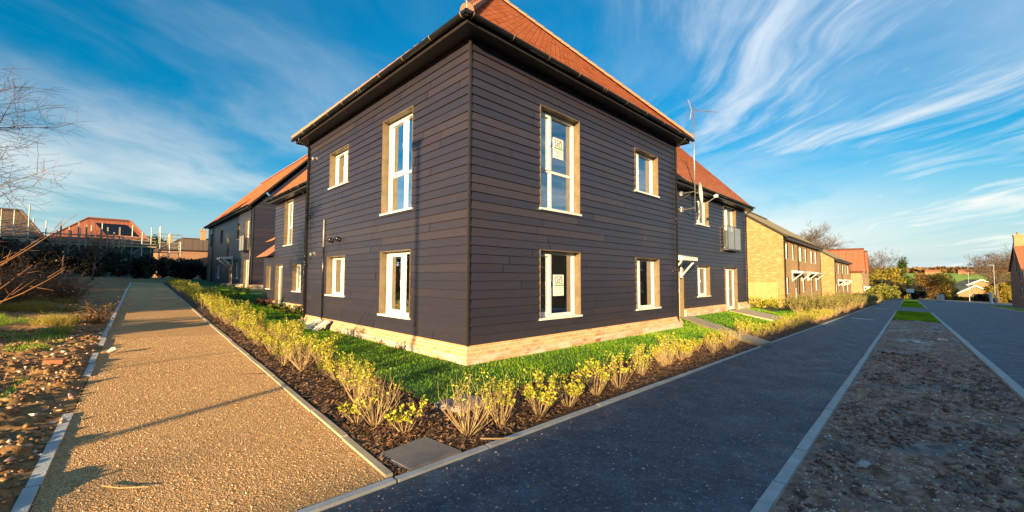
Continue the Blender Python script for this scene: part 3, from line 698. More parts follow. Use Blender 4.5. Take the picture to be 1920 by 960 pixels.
def balcony(parent, F, u0, u1, z0, z1, d=.20):
    m = M(); r = .02
    obox(m, F, u0 - .04, u1 + .04, z0 - .05, z0, .03, d + .03); obox(m, F, u0 - .04, u1 + .04, z1 - .03, z1, d - .02, d + .02)
    for u in (u0 - .02, (u0 + u1) / 2, u1 + .02): obox(m, F, u - .018, u + .018, z0, z1 - .03, d - .018, d + .018)
    for u in (u0 - .02, u1 + .02): obox(m, F, u - .018, u + .018, z1 - .03, z1, .03, d - .02); obox(m, F, u - .018, u + .018, z0 + .02, z0 + .05, .03, d - .02)
    b = m.build('balcony', 'black_plastic', parent)
    g = M()
    for (a, c_) in ((u0, (u0 + u1) / 2 - .02), ((u0 + u1) / 2 + .02, u1)): obox(g, F, a, c_, z0 + .03, z1 - .04, d - .005, d + .005)
    g.build('glass_panel', 'glass_balcony', b); return b
k = N('glass_balcony')
gl = k.n('ShaderNodeBsdfGlossy'); gl.inputs['Roughness'].default_value = .04; trn = k.n('ShaderNodeBsdfTransparent'); trn.inputs['Color'].default_value = (.75, .82, .84, 1)
df = k.n('ShaderNodeBsdfDiffuse'); df.inputs[0].default_value = (.5, .52, .55, 1); m1 = k.n('ShaderNodeMixShader'); m1.inputs[0].default_value = .3; m2 = k.n('ShaderNodeMixShader'); m2.inputs[0].default_value = .3
k.l(trn.outputs[0], m1.inputs[1]); k.l(gl.outputs[0], m1.inputs[2]); k.l(m1.outputs[0], m2.inputs[1]); k.l(df.outputs[0], m2.inputs[2]); k.l(m2.outputs[0], k.t.nodes['Material Output'].inputs[0]); MT['glass_balcony'] = k.m
balcony(B, FW, 15.95, 17.65, 2.86, 3.95)
def canopy(parent, F, u0, u1, z, d=.75, th=.17, brack=(0.08,), mat='white_upvc'):
    m = M(); o, t, n = F
    m.hexa([P(*F, u0, z, .03), P(*F, u1, z, .03), P(*F, u1, z, d), P(*F, u0, z, d), P(*F, u0, z + th * 1.5, .03), P(*F, u1, z + th * 1.5, .03), P(*F, u1, z + th * .75, d), P(*F, u0, z + th * .75, d)])
    cp = m.build('canopy', mat, parent)
    for u in (u0 + .08, u1 - .08):
        b = M(); obox(b, F, u - .03, u + .03, z - .62, z, .03, .09)
        b.hexa([P(*F, u - .03, z - .58, .09), P(*F, u + .03, z - .58, .09), P(*F, u + .03, z - .50, .09), P(*F, u - .03, z - .50, .09),
                P(*F, u - .03, z - .08, d - .12), P(*F, u + .03, z - .08, d - .12), P(*F, u + .03, z, d - .12), P(*F, u - .03, z, d - .12)])
        b.build('canopy_bracket', mat, cp)
    return cp
canopy(B, FW, 10.1, 11.3, 2.15, d=.65)
def gable_roof(parent, P0, ax, pr, L, D, ez, pitch, ov=.31, vov=.12, mat='tile_orange', courses=True, both=True, ridge_r=.11):
    """P0 = front-left eave corner of the wall (x,y); ax along eave, pr inwards; L length, D depth"""
    a, p = Vector((*ax, 0)), Vector((*pr, 0)); o = Vector((*P0, 0)); t = math.tan(pitch); m = M(); h = D / 2; R = h * t
    E0 = o - a * vov - p * ov + Vector((0, 0, ez)); E1 = o + a * (L + vov) - p * ov + Vector((0, 0, ez)); rz = ez + (h + ov) * t
    R0 = o - a * vov + p * h + Vector((0, 0, rz)); R1 = o + a * (L + vov) + p * h + Vector((0, 0, rz))
    roof_plane(m, E0, E1, R1, R0, courses)
    G0 = o - a * vov + p * (D + ov) + Vector((0, 0, ez)); G1 = o + a * (L + vov) + p * (D + ov) + Vector((0, 0, ez))
    roof_plane(m, G1, G0, R0, R1, courses)
    # underside
    dz = Vector((0, 0, -.07)); m.face([E0 + dz, E1 + dz, R1 + dz, R0 + dz], mi=1); m.face([G0 + dz, G1 + dz, R1 + dz, R0 + dz], mi=1)
    for (x, y, s) in ((E0, R0, -1), (E1, R1, 1), (G0, R0, -1), (G1, R1, 1)):
        m.face([x + dz * 2.2 + a * s * .012, y + dz * 2.2 + a * s * .012, y + a * s * .012 + Vector((0, 0, .015)), x + a * s * .012 + Vector((0, 0, .015))], mi=1)
    r = m.build('roof', [mat, 'black_trim'], parent); q = M(); ridge_tiles(q, R0 + Vector((0, 0, .04)), R1 + Vector((0, 0, .04)), ridge_r); q.build('ridge_tiles', 'ridge_clay' if mat == 'tile_orange' else mat, r)
    return r, rz
gr_, _ = gable_roof(B, (WR0, WO), (1, 0), (0, 1), WR1 - WR0, 6.7, 5.13, rad(47), vov=.15, ov=.36)
fa = M(); fa.box(WR0 + .02, WR1 + .13, WO - .345, WO - .325, TW - .03, 5.17); fa.box(WR0 + .02, WR1 + .13, WO - .325, WO - .03, TW - .02, TW); fa.build('fascia', 'black_trim', B)
gutter(B, (WR0 + .05, WO - .345, 5.15), (WR1 + .16, WO - .345, 5.15), (0, -1, 0)); downpipe(B, FW, WR1 - .1, -.45, 5.08, top_out=.28)
cladding(B, FWe, 0, 6.7, TW, TW + 3.55, [], 23, roofline=lambda z: (max(0, (z - TW) / PT), 6.7 - max(0, (z - TW) / PT)))
# ---- left wing with lean-to
FX = ((WO, 0), (0, 1), (-1, 0)); L0, L1 = 8.05, 16.7
LWW = [(14.0, 15.2, 2.90, 4.93), (12.7, 13.78, .88, 2.08), (15.25, 16.35, .12, 2.06)]
cladding(B, FX, L0 + .02, L1, .38, TW, LWW, 31); plinth(B, FX, L0 + .12, 18.55, .38, .23, -.4, ops=[(15.25, 16.35)])
window(B, FX, *LWW[0], lights=(.5,), transom=.4, glass='glass_dark'); window(B, FX, *LWW[1], lights=(.5,), glass='glass_dark'); window(B, FX, *LWW[2], lights=(), glass='glass_dark', door=True, sill=False)
FXe = ((WO, L1), (1, 0), (0, 1)); cladding(B, FXe, 0, 6.7, .38, TW, [], 33)
gable_roof(B, (WO, L1), (0, -1), (1, 0), L1 - L0, 6.7, 5.13, rad(47), vov=.15, ov=.36)
cladding(B, FXe, 0, 6.7, TW, TW + 3.55, [], 34, roofline=lambda z: (max(0, (z - TW) / PT), 6.7 - max(0, (z - TW) / PT)))
fa = M(); fa.box(WO - .345, WO - .325, L0 + .02, L1 + .13, TW - .03, 5.17); fa.box(WO - .325, WO - .03, L0 + .02, L1 + .13, TW - .02, TW); fa.build('fascia', 'black_trim', B)
gutter(B, (WO - .345, L0 + .05, 5.15), (WO - .345, L1 + .16, 5.15), (-1, 0, 0)); downpipe(B, FX, 12.15, -.1, 5.08, top_out=.28)
cladding(B, FX, L1 + .03, 18.5, .38, 2.55, [(17.25, 17.95, .9, 2.06)], 35); window(B, FX, 17.25, 17.95, .9, 2.06, lights=(), glass='glass_dark')
lm = M(); lx = WO; roof_plane(lm, (lx - .3, 18.85, 2.5), (lx - .3, L1 - .0, 2.5), (lx + 3.2, L1 - .0, 5.4), (lx + 3.2, 18.85, 5.4)); lm.build('lean_to_roof', 'tile_orange', B)
FXf = ((WO, 18.5), (1, 0), (0, 1)); wm_ = M(); wall(wm_, FXf, 0, 5, 0, 2.6, [], 0); wm_.build('lean_to_wall', 'cladding', B)
pr = M(); roof_plane(pr, (lx - .12, 17.9, 3.25), (lx - .12, L1, 3.25), (lx + .6, L1, 3.7), (lx + .6, 17.9, 3.7)); pr.build('porch_roof', 'tile_orange', B)

# ---- farther black building on the left
FBo = .08
B2 = empty('apartment_building', (*bxy(2.6, 27.2), .60), BROT)
tag(B2, 'farther black timber clad building with gable end and small glass balcony, beyond the left lawn', 'building')
F2 = ((0, 0), (0, 1), (-1, 0)); L2 = 18.2; T2 = 5.72
def ub(px): return 0
W2 = [(.75, 2.3, .02, 2.15), (1.0, 2.2, 2.75, 5.0), (4.0, 5.6, .75, 2.1), (4.0, 5.0, 3.75, 5.0), (6.3, 7.3, .05, 2.1), (7.9, 8.7, 2.3, 4.1), (10.6, 11.7, 3.75, 5.0), (11.5, 13.4, .75, 2.1), (15.6, 16.9, 3.75, 5.0), (16.6, 17.8, .05, 2.1)]
cladding(B2, F2, 0, L2, .36, T2, W2, 41); plinth(B2, F2, 0, L2, .36, .2, -.5, ops=[(.75, 2.3), (6.3, 7.3), (16.6, 17.8)], mitre0=1)
for q in W2:
    dr = q[2] < .3; window(B2, F2, *q, lights=() if q[1] - q[0] < 1.15 else (.5,), glass='glass_dark', door=dr, sill=not dr)
balcony(B2, F2, .9, 2.3, 2.75, 3.85, d=.35)
canopy(B2, F2, 6.0, 8.0, 2.3, d=.8)
F2e = ((0, 0), (1, 0), (0, -1)); D2 = 9.0
cladding(B2, F2e, 0, D2, .36, T2, [], 42); plinth(B2, F2e, 0, D2, .36, .2, -.5, mitre0=1)
cladding(B2, F2e, 0, D2, T2, T2 + 4.8, [], 43, roofline=lambda z: (max(0, (z - T2) / PT), D2 - max(0, (z - T2) / PT)))
F2r = ((D2, 0), (0, 1), (1, 0)); q = M(); wall(q, F2r, 0, L2, 0, T2, []); wall(q, ((0, L2), (1, 0), (0, 1)), 0, D2, 0, T2, []); q.face([(0, L2, T2), (D2, L2, T2), (D2 / 2, L2, T2 + D2 / 2 * PT)]); q.build('rear_wall', 'cladding', B2)
gable_roof(B2, (0, L2), (0, -1), (1, 0), L2, D2, T2 + .1, rad(47), vov=.15, ov=.36)
fa = M(); fa.box(-.345, -.325, 0, L2, T2 - .03, T2 + .14); fa.box(-.325, -.03, 0, L2, T2 - .02, T2); fa.build('fascia', 'black_trim', B2)
gutter(B2, (-.345, -.1, T2 + .12), (-.345, L2 + .1, T2 + .12), (-1, 0, 0)); downpipe(B2, F2, .25, -.1, T2 + .05, top_out=.28); downpipe(B2, F2, 15.2, -.1, T2 + .05, top_out=.28)
tq = M(); tq.box(-.04, .006, -.04, .006, .35, T2); tq.build('corner_trim', 'black_trim', B2)
q = M(); q.box(1.5, 7, L2 + .05, L2 + 3.5, 0, 3.6); q.hexa([(1.3, L2 + .05, 3.6), (7, L2 + .05, 3.6), (7, L2 + 3.6, 3.6), (1.3, L2 + 3.6, 3.6), (4, L2 + .05, 5.0), (4.2, L2 + .05, 5.0), (4.2, L2 + 3.6, 5.0), (4, L2 + 3.6, 5.0)]); q.build('side_extension', 'cladding', B2)

# ------------------------------------------------------------------ signs, aerial, dish
def text_part(s, size, loc, parent, mat, rot, ext=.002):
    cu = bpy.data.curves.new('t', 'FONT'); cu.body = s; cu.size = size; cu.align_x = 'CENTER'; cu.align_y = 'CENTER'; cu.extrude = ext
    o = bpy.data.objects.new('t', cu); COL.objects.link(o); dg = bpy.context.evaluated_depsgraph_get(); dg.update()
    me = bpy.data.meshes.new_from_object(o.evaluated_get(dg)); bpy.data.objects.remove(o); me.materials.clear(); me.materials.append(MT[mat])
    t = bpy.data.objects.new('lettering', me); COL.objects.link(t); t.parent = parent; t.location = loc; t.rotation_euler = rot; return t
def sale_sign(u, z0, w, h, label):
    x, y = bxy(u, .20 - .048); e = empty('for_sale_sign', (x, y, z0), BROT); tag(e, label, 'sign', 'sale signs in the windows')
    b = M(); b.box(0, w, 0, .012, 0, h); b.build('board', 'paper', e)
    g = M(); g.box(.012, w - .012, -.004, -.001, h * .47, h * .53); g.build('stripe', 'green_stripe', e)
    R_ = (math.pi / 2, 0, 0)
    text_part('FOR', w * .40, (w / 2, -.003, h * .84), e, 'ink_grey', R_, .001); text_part('SALE', w * .40, (w / 2, -.003, h * .65), e, 'ink_grey', R_, .001)
    l = M()
    for zz, a, c_ in ((.38, .10, .9), (.32, .10, .9), (.26, .2, .8)): l.box(w * a, w * c_, -.003, -.001, h * zz, h * zz + .006)
    l.build('small_print', 'ink_grey', e)
    t = M(); t.face([(w * .62, -.003, h * .1), (w * .74, -.003, h * .1), (w * .68, -.003, h * .2)]); t.box(w * .25, w * .55, -.003, -.001, h * .11, h * .13); t.build('emblem', 'green_stripe', e)
    return e
sale_sign(2.42, 1.12, .33, .45, 'white for sale board with green stripe in the ground floor window'); sale_sign(2.42, 4.10, .33, .45, 'white for sale board with green stripe in the tall upstairs window')
AX = 11.42; ya = WO - .55
A = empty('tv_aerial', (*bxy(AX, ya), 4.05), BROT); tag(A, 'tall silver television aerial on a mast bracketed to the black wing wall', 'aerial')
m = M(); m.tube([(0, 0, 0), (0, 0, 4.0)], .024, 8); m.build('mast', 'galvanised', A, smooth=True)
for z in (.12, .75):
    m = M(); m.tube([(0, 0, z), (.05, .52, z)], .02, 6); m.tube([(0, .0, z + .03), (.28, .52, z - .12 if z > .5 else z)], .014, 6); m.box(-.04, .12, .50, .53, z - .1, z + .1); m.build('wall_bracket', 'galvanised', A)
m = M(); d = Vector((.93, -.30, .12)).normalized(); o = Vector((0, 0, 3.9)); m.tube([o - d * .12, o + d * 1.35], .012, 6); m.build('boom', 'galvanised', A)
m = M(); s_ = d.cross(Vector((0, 0, 1))).normalized(); up = s_.cross(d)
for i in range(9):
    c_ = o + d * (.25 + i * .135)
    for a_ in (45, 135, 225, 315): v_ = (s_ * math.cos(rad(a_)) + up * math.sin(rad(a_))) * (.085 - i * .004); m.tube([c_, c_ + v_], .004, 4)
m.build('element', 'galvanised', A)
m = M()
for sg in (-1, 1):
    for i in range(5):
        c_ = o - d * .1 + (up * sg + d * -.35) * (.07 * (i + 1)) ; m.tube([c_ - s_ * .22, c_ + s_ * .22], .005, 4)
    m.tube([o - d * .1, o - d * .1 + (up * sg + d * -.35) * .38], .008, 4)
m.build('reflector', 'galvanised', A)
Dd = empty('satellite_dish', (*bxy(AX + .22, ya - .05), 4.75), BROT); tag(Dd, 'white satellite dish clamped to the aerial mast by the black wing', 'satellite dish')
m = M(); nrm = Vector((.16, -.98, .05)).normalized(); s1 = nrm.cross(Vector((0, 0, 1))).normalized(); s2 = s1.cross(nrm); rings = []
for i in range(7):
    r = .30 * i / 6; ring = [Vector((0, 0, 0)) + s1 * (r * math.cos(2 * math.pi * j / 24)) + s2 * (r * 1.45 * math.sin(2 * math.pi * j / 24)) + nrm * (.9 * r * r) for j in range(24)]; rings.append(ring)
for i in range(6):
    for j in range(24): m.face([rings[i][j], rings[i][(j + 1) % 24], rings[i + 1][(j + 1) % 24], rings[i + 1][j]])
m.build('dish', 'dish_white', Dd, smooth=True)
m = M(); m.tube([-s2 * -.0 + Vector((0, 0, -.40)), Vector((0, 0, -.40)) + nrm * .30, Vector((0, 0, -.22)) + nrm * .62], .012, 6); m.build('arm', 'galv_dull', Dd)
m = M(); q = Vector((0, 0, -.20)) + nrm * .62; m.tube([q - nrm * .09, q + nrm * .06], [.045, .035], 8); m.box(q.x - .04, q.x + .04, q.y - .04, q.y + .04, q.z - .06, q.z + .06); m.build('receiver', 'dish_white', Dd)
m = M(); m.tube([(-.22, .05, 0), (0, 0, 0)], .02, 6); m.build('clamp', 'galv_dull', Dd)

# ------------------------------------------------------------------ small things on the ground
def tilted_slab(u, v, label):
    o = empty('splash_slab', (*bxy(v, u), .06), BROT); tag(o, label, 'slab', 'concrete slabs leaning on the plinth')
    m = M(); c_ = []
    for (dd, z) in ((-.66, .0), (-.13, .30)): c_.append((dd, z))
    m.hexa([(-.62, 0, .0), (-.62, .30, .0), (-.58, .30, -.03), (-.58, 0, -.03), (-.20, 0, .30), (-.20, .30, .30), (-.15, .30, .27), (-.15, 0, .27)])
    m.build('slab', 'concrete', o); return o
tilted_slab(6.15, 0, 'pale concrete splash slab leaning on the brick plinth, farther of the two'); tilted_slab(5.60, 0, 'pale concrete splash slab leaning on the brick plinth, nearer of the two')
def cover(pts, zf, label, lift=.03):
    cx = sum(p[0] for p in pts) / 4; cy = sum(p[1] for p in pts) / 4; z = zf(cx, cy) + lift
    o = empty('access_cover', (cx, cy, z)); tag(o, label, 'manhole cover')
    L = [Vector((p[0] - cx, p[1] - cy, 0)) for p in pts]
    m = M(); m.hexa([v * 1.0 + Vector((0, 0, -.06)) for v in L] + [v + Vector((0, 0, 0)) for v in L]); m.build('frame', 'cover_metal', o)
    m = M(); I = [v * .93 for v in L]; m.hexa([v + Vector((0, 0, -.01)) for v in I] + [v + Vector((0, 0, .008)) for v in I]); m.build('lid', 'cover_metal', o)
    m = M(); n = 17
    for i in range(n):
        for j in range(n):
            a, b = (i + .5) / n, (j + .5) / n; q = (I[0] * (1 - a) + I[1] * a) * (1 - b) + (I[3] * (1 - a) + I[2] * a) * b
            e1 = (I[1] - I[0]).normalized() * .012; e2 = (I[3] - I[0]).normalized() * .004
            if (i + j) % 2: e1, e2 = (I[3] - I[0]).normalized() * .012, (I[1] - I[0]).normalized() * .004
            m.face([q - e1 - e2 + Vector((0, 0, .011)), q + e1 - e2 + Vector((0, 0, .011)), q + e1 + e2 + Vector((0, 0, .011)), q - e1 + e2 + Vector((0, 0, .011))])
    m.build('tread', 'galv_dull', o); return o
cover([(-1.10, 3.47), (-.76, 3.17), (-.42, 3.55), (-.78, 3.86)], Tz, 'square metal access cover at the corner of the mulch bed', .022)
cover([(-.86, 4.68), (-.55, 4.50), (-.25, 4.86), (-.55, 5.03)], Tz, 'dark access cover set in the grass behind the tall bare shrub', .085)
def strip_box(name, mat, pts, w, h, label, cat, zoff=.0):
    o = M(); o.tube([(x, y, Tz(x, y) + zoff + h) for x, y in pts], [w] + [w * .8] * (len(pts) - 2) + [w * .5], 5); return tag(o.build(name, mat), label, cat)
strip_box('twig', 'stem', [(-.28, 3.78), (-.1, 3.8), (.02, 3.83)], .009, .03, 'pale broken twig lying across the footpath edging', 'twig', .02)
strip_box('stick', 'timber_fence', [(-2.72, 2.82), (-2.58, 2.80), (-2.42, 2.83)], .005, .008, 'thin pale stick lying on the gravel path', 'stick', .01)
strip_box('twig', 'bark', [(-3.76, 5.82), (-3.6, 5.86), (-3.5, 5.93)], .008, .012, 'short dark twig lying on the gravel path', 'twig', .01)
def lump(name, mat, x, y, z, s, label, cat, seed=0, flat=.7, group=None):
    bm = bmesh.new(); bmesh.ops.create_icosphere(bm, subdivisions=3, radius=1); rr = random.Random(seed)
    offs = [(Vector((rr.uniform(-1, 1), rr.uniform(-1, 1), rr.uniform(-1, 1))).normalized(), rr.uniform(.5, .9)) for _ in range(9)]
    for v in bm.verts:
        for d_, h_ in offs:
            t = v.co.dot(d_)
            if t > h_: v.co -= d_ * (t - h_) * .85
        v.co *= (1 + .08 * math.sin(v.co.x * 9 + seed) * math.cos(v.co.y * 8)); v.co.z *= flat; v.co *= s
    me = bpy.data.meshes.new(name); bm.to_mesh(me); bm.free(); me.materials.append(MT[mat]); o = bpy.data.objects.new(name, me); COL.objects.link(o); o.location = (x, y, z); o.rotation_euler = (0, 0, seed)
    tag(o, label, cat, group); return o
b_ = M(); b_.box(-.1, .1, -.05, .05, 0, .06); b_ = b_.build('brick', 'red_clay'); b_.location = (-6.4, 5.85, Tz(-6.4, 5.85) + .06); b_.rotation_euler = (.1, .05, .5); tag(b_, 'loose reddish brick lying on the bare soil at left', 'brick')
lump('rubble', 'rubble_white', 3.02, 3.62, Tz(3, 3.6) + .02, .05, 'white lump of rubble on the muddy verge', 'rubble', 3)
lump('rubble', 'rubble_white', -6.6, 6.9, Tz(-6.6, 6.9) + .06, .07, 'grey white lump of rubble on the bare soil at left', 'rubble', 5)
x, y = sxy(17.8, 3.35); k_ = M(); zz = float(verge_h(np.array(17.8), np.array(3.35))[2]) + .012
pts = [(x + math.cos(t) * (.34 + .1 * math.sin(3 * t)), y + math.sin(t) * (.3 + .1 * math.cos(2 * t))) for t in np.linspace(0, 2 * math.pi, 25)[:-1]]
k_.face([(a, b, zz - .034 * (a - x)) for a, b in pts]); tag(k_.build('puddle', 'puddle'), 'bright puddle at the far end of the muddy verge', 'puddle')

# ------------------------------------------------------------------ vegetation helpers
def leaf_faces(centers, size, rng, aspect=.55, droop=0.0, flat=None):
    """two-triangle folded leaves; returns V, F(tri), rnd"""
    n = len(centers); c = np.asarray(centers); th = rng.rand(n) * 2 * np.pi; ph = (rng.rand(n) - .35) * 1.8
    d = np.stack([np.cos(th) * np.cos(ph), np.sin(th) * np.cos(ph), np.sin(ph) - droop], -1); d /= np.linalg.norm(d, axis=1)[:, None]
    r = rng.randn(n, 3); s = np.cross(d, r); s /= np.linalg.norm(s, axis=1)[:, None]; L = (size * (.6 + .8 * rng.rand(n)))[:, None]; w = L * aspect * .5
    u = np.cross(s, d) * L * .12
    V = np.stack([c, c + d * L * .5 + s * w + u, c + d * L, c + d * L * .5 - s * w + u], 1).reshape(-1, 3)
    b = np.arange(n) * 4; F = np.stack([b, b + 1, b + 2, b + 3], -1); rnd = np.repeat(rng.rand(n), 4); return V, F, rnd
def bare_tree_mesh(m, h, seed, levels=5, r0=.12, n=4, spread=.55, up=.25, splits=(3, 4), trunk=.25, droop=0.0, lenf=.72, rmin=.0015):
    rr = random.Random(seed)
    def go(p, d, L, r, lv):
        segs = 3 if lv > 1 else 2; pts = [p]; rs = [r]; q = p.copy(); dd = d.copy()
        for i in range(segs):
            dd = (dd + Vector((rr.uniform(-1, 1), rr.uniform(-1, 1), rr.uniform(-.6, .8) * .6 - droop * (levels - lv) * .12)) * .17).normalized(); q = q + dd * (L / segs); pts.append(q.copy()); rs.append(max(r * (1 - .42 * (i + 1) / segs), rmin))
        m.tube(pts, rs, n if lv > 1 else 3, cap=False)
        if lv <= 0: return
        k = rr.randint(*splits)
        for i in range(k):
            t = 1.0 if i == 0 else rr.uniform(.35, 1.0); bi = min(segs - 1, int(t * segs)); bp = pts[bi].lerp(pts[bi + 1], t * segs - bi) if t < 1 else pts[-1]
            a = Vector((rr.gauss(0, 1), rr.gauss(0, 1), rr.gauss(0, .6) + up)); nd = (dd * (1 - spread * (.35 if i == 0 else 1)) + a.normalized() * spread).normalized()
            go(bp, nd, L * rr.uniform(lenf - .12, lenf + .1), r * (.62 if i == 0 else .45) * 1.0, lv - 1)
    go(Vector((0, 0, 0)), Vector((rr.uniform(-.05, .05), rr.uniform(-.05, .05), 1)).normalized(), h * trunk, r0, levels)
def bare_tree(loc, h, seed, label, cat='tree', mat='bark', group=None, name='bare_tree', **k):
    e = empty(name, loc); tag(e, label, cat, group); rr = random.Random(seed + 1)
    tm = M(); r0 = k.pop('r0', h * .022); tk = k.pop('trunk', .27)
    top = Vector((rr.uniform(-.02, .02) * h, rr.uniform(-.02, .02) * h, h * tk)); tm.tube([(0, 0, -.2), top * .5, top], [r0 * 1.2, r0, r0 * .85], 8); tm.build('trunk', mat, e, smooth=True)
    cm = M(); n0 = 5
    for i in range(n0):
        a = 2 * math.pi * i / n0 + rr.uniform(-.4, .4); sub_ = M(); bare_tree_mesh(sub_, h * .95, seed * 10 + i, r0=r0 * .55, trunk=.22, **k)
        tilt = Matrix.Rotation(rr.uniform(.25, .75) if i else .08, 4, Vector((math.cos(a), math.sin(a), 0))); st = top * (1 - .12 * i * .5)
        off = len(cm.v); cm.v += [tuple(tilt @ Vector(v) + st) for v in sub_.v]; cm.f += [tuple(x + off for x in f) for f in sub_.f]; cm.uv += sub_.uv; cm.r += sub_.r; cm.mi += sub_.mi
    cm.build('crown', mat, e); return e
def clump_crown(rng, n, rx, ry, rz, cz, nclump, size, shape='round'):
    cs = []
    for i in range(nclump):
        while True:
            q = rng.uniform(-1, 1, 3)
            if shape == 'round' and (q ** 2).sum() < 1: break
            if shape == 'cone' and math.hypot(q[0], q[1]) < (1 - (q[2] + 1) / 2) * 1.0 + .05: break
            if shape == 'box': break
        cs.append(q)
    cs = np.array(cs) * [rx, ry, rz] * .9 + [0, 0, cz]; k = rng.randint(0, nclump, n); R = min(rx, ry, rz) * .32
    off = rng.randn(n, 3); off /= np.linalg.norm(off, axis=1)[:, None]; off *= (rng.rand(n) ** .4 * R)[:, None]
    return cs[k] + off, (cs[k, 2] - cz) / rz
def leafy(name, loc, h, rx, ry, seed, n, size, mat, label, cat, group=None, shape='round', base=.12, trunk=True, nclump=40, twigs=0, aspect=.6):
    rng = np.random.RandomState(seed); e = empty(name, loc); tag(e, label, cat, group)
    rz = h * (1 - base) / 2; pts, _ = clump_crown(rng, n, rx, ry, rz, h * base + rz, nclump, size, shape); V, F, r = leaf_faces(pts, size, rng, aspect)
    np_mesh('crown', V, F, mat, e, rnd=r)
    m = M(); m.tube([(0, 0, -.2), (0, 0, h * .5), (0, 0, h * .85)], [h * .02 + .01, h * .015 + .01, .01], 6)
    rr = random.Random(seed)
    for i in range(twigs):
        a = rr.uniform(0, 6.3); r_ = rr.uniform(.3, 1); m.tube([(math.cos(a) * rx * r_ * .5, math.sin(a) * ry * r_ * .5, h * .1), (math.cos(a) * rx * r_, math.sin(a) * ry * r_, h * rr.uniform(.6, 1.12))], [.018, .005], 4, cap=False)
    m.build('trunk', 'bark', e); return e

# ------------------------------------------------------------------ shrubs
def shrub_proto(seed, nst, h, spread, leafy_n, size, mat='leaf_yellow', top=.35, stem_r=.0028):
    rr = random.Random(seed); rng = np.random.RandomState(seed); e = empty('shrub', (0, 0, -50)); m = M(); cs = []
    for i in range(nst):
        a = rr.uniform(0, 6.283); t = rr.uniform(.08, 1) ** .7 * spread; H = h * rr.uniform(.55, 1.08); p = Vector((math.cos(a), math.sin(a), 0)); b0 = p * rr.uniform(.005, .035)
        c1 = b0 + p * t * .45 * h + Vector((0, 0, H * .38)); c2 = b0 + p * t * .8 * h + Vector((rr.uniform(-.03, .03), rr.uniform(-.03, .03), H * .75)); c3 = c2 + Vector((rr.uniform(-.03, .03), rr.uniform(-.03, .03), H * .27))
        m.tube([b0, c1, c2, c3], [stem_r, stem_r * .85, stem_r * .6, stem_r * .35], 3, cap=False)
        tips = [(c1, c2, c3)]
        for j in range(rr.randint(1, 3)):
            s0 = c1.lerp(c2, rr.uniform(.1, .9)); s1 = s0 + Vector((rr.uniform(-.09, .09), rr.uniform(-.09, .09), rr.uniform(.08, .18))) * (h / .5); m.tube([s0, s1], [stem_r * .5, stem_r * .3], 3, cap=False); tips.append((s0, s0.lerp(s1, .5), s1))
        for (q0, q1, q2) in tips:
            if rr.random() > leafy_n[1]: continue
            for k_ in range(leafy_n[0]):
                t = 1 - rr.random() ** 1.3 * (1 - top) if top < 1 else 1; w = q1.lerp(q2, max(0, t * 2 - 1)) if t > .5 else q0.lerp(q1, t * 2); cs.append(w + Vector((rr.gauss(0, .008), rr.gauss(0, .008), rr.gauss(0, .008))))
    m.build('stems', 'stem', e); V, F, r = leaf_faces([tuple(c_) for c_ in cs], size, rng, .62); np_mesh('leaves', V, F, mat, e, rnd=r); return e
PR = {'leafy': [shrub_proto(s, 24, .47, .55, (11, .85), .032, top=.38) for s in (101, 102, 103)],
      'mid': [shrub_proto(s, 28, .50, .5, (8, .72), .030, top=.48) for s in (111, 112)],
      'bare': [shrub_proto(s, 30, .52, .62, (4, .25), .024, top=.8) for s in (121, 122)],
      'small': [shrub_proto(131, 9, .34, .5, (7, .8), .042, top=.3)],
      'olive': [shrub_proto(s, 26, .7, .5, (9, .8), .04, 'leaf_olive', top=.3, stem_r=.004) for s in (141, 142)]}
rr = random.Random(42); placed = 0
def put(kind, x, y, sc, label, group):
    sc *= .96; p = rr.choice(PR[kind]); o = dup(p, (x, y, Tz(x, y) + .0), rr.uniform(0, 6.28), sc); tag(o, label, 'shrub', group); return o
GRP_R = 'shrubs planted along the footpath'; GRP_L = 'shrubs planted along the gravel path'
near = [('bare', -1.33, 4.11, 1.05, 'bushy straw coloured shrub with almost no leaves, nearest the gravel path corner', GRP_L), ('small', -1.0, 3.94, 1.0, 'smallest shrub with a few round yellow leaves beside the access cover', GRP_L),
        ('bare', -.41, 3.95, 1.15, 'tallest nearly bare twiggy shrub in front of the dark cover in the grass', GRP_R), ('mid', -.11, 4.27, .95, 'thin upright shrub second from the corner along the footpath', GRP_R),
        ('leafy', .30, 4.56, 1.0, 'bright yellow leafed shrub third from the corner along the footpath', GRP_R), ('leafy', .66, 4.90, .85, 'yellow leafed shrub fourth from the corner along the footpath', GRP_R),
        ('leafy', 1.11, 5.5, 1.0, 'yellow leafed shrub fifth from the corner along the footpath', GRP_R), ('mid', 1.5, 5.85, 1.0, 'stemmy yellow shrub below the ground floor for sale window', GRP_R),
        ('small', -1.52, 4.15, .9, 'low leafy shrub tucked against the bushy bare shrub by the path', GRP_L), ('mid', -1.75, 4.75, 1.0, 'stemmy yellow shrub second in the row from the gravel path corner', GRP_L)]
for q in near: put(*q)
s = 4.6
LBR = 'yellow green shrub in the sunlit planted row between lawn and footpath'; LBF = 'olive shrub in the far planted row in front of the yellow brick houses'; LBL = 'yellow green shrub in the long planted row beside the gravel path'
while s < 27:
    for p in ((-.42, -.8) if s > 6 else (-.45,)):
        if rr.random() < .82:
            x, y = sxy(s + rr.uniform(-.12, .12), p + rr.uniform(-.13, .13))
            put(rr.choice(['leafy', 'leafy', 'mid', 'mid', 'bare']), x, y, rr.uniform(.5, 1.2), LBR, GRP_R)
    s += .46 + s * .005
    if 10.6 < s < 11.5: s = 11.6
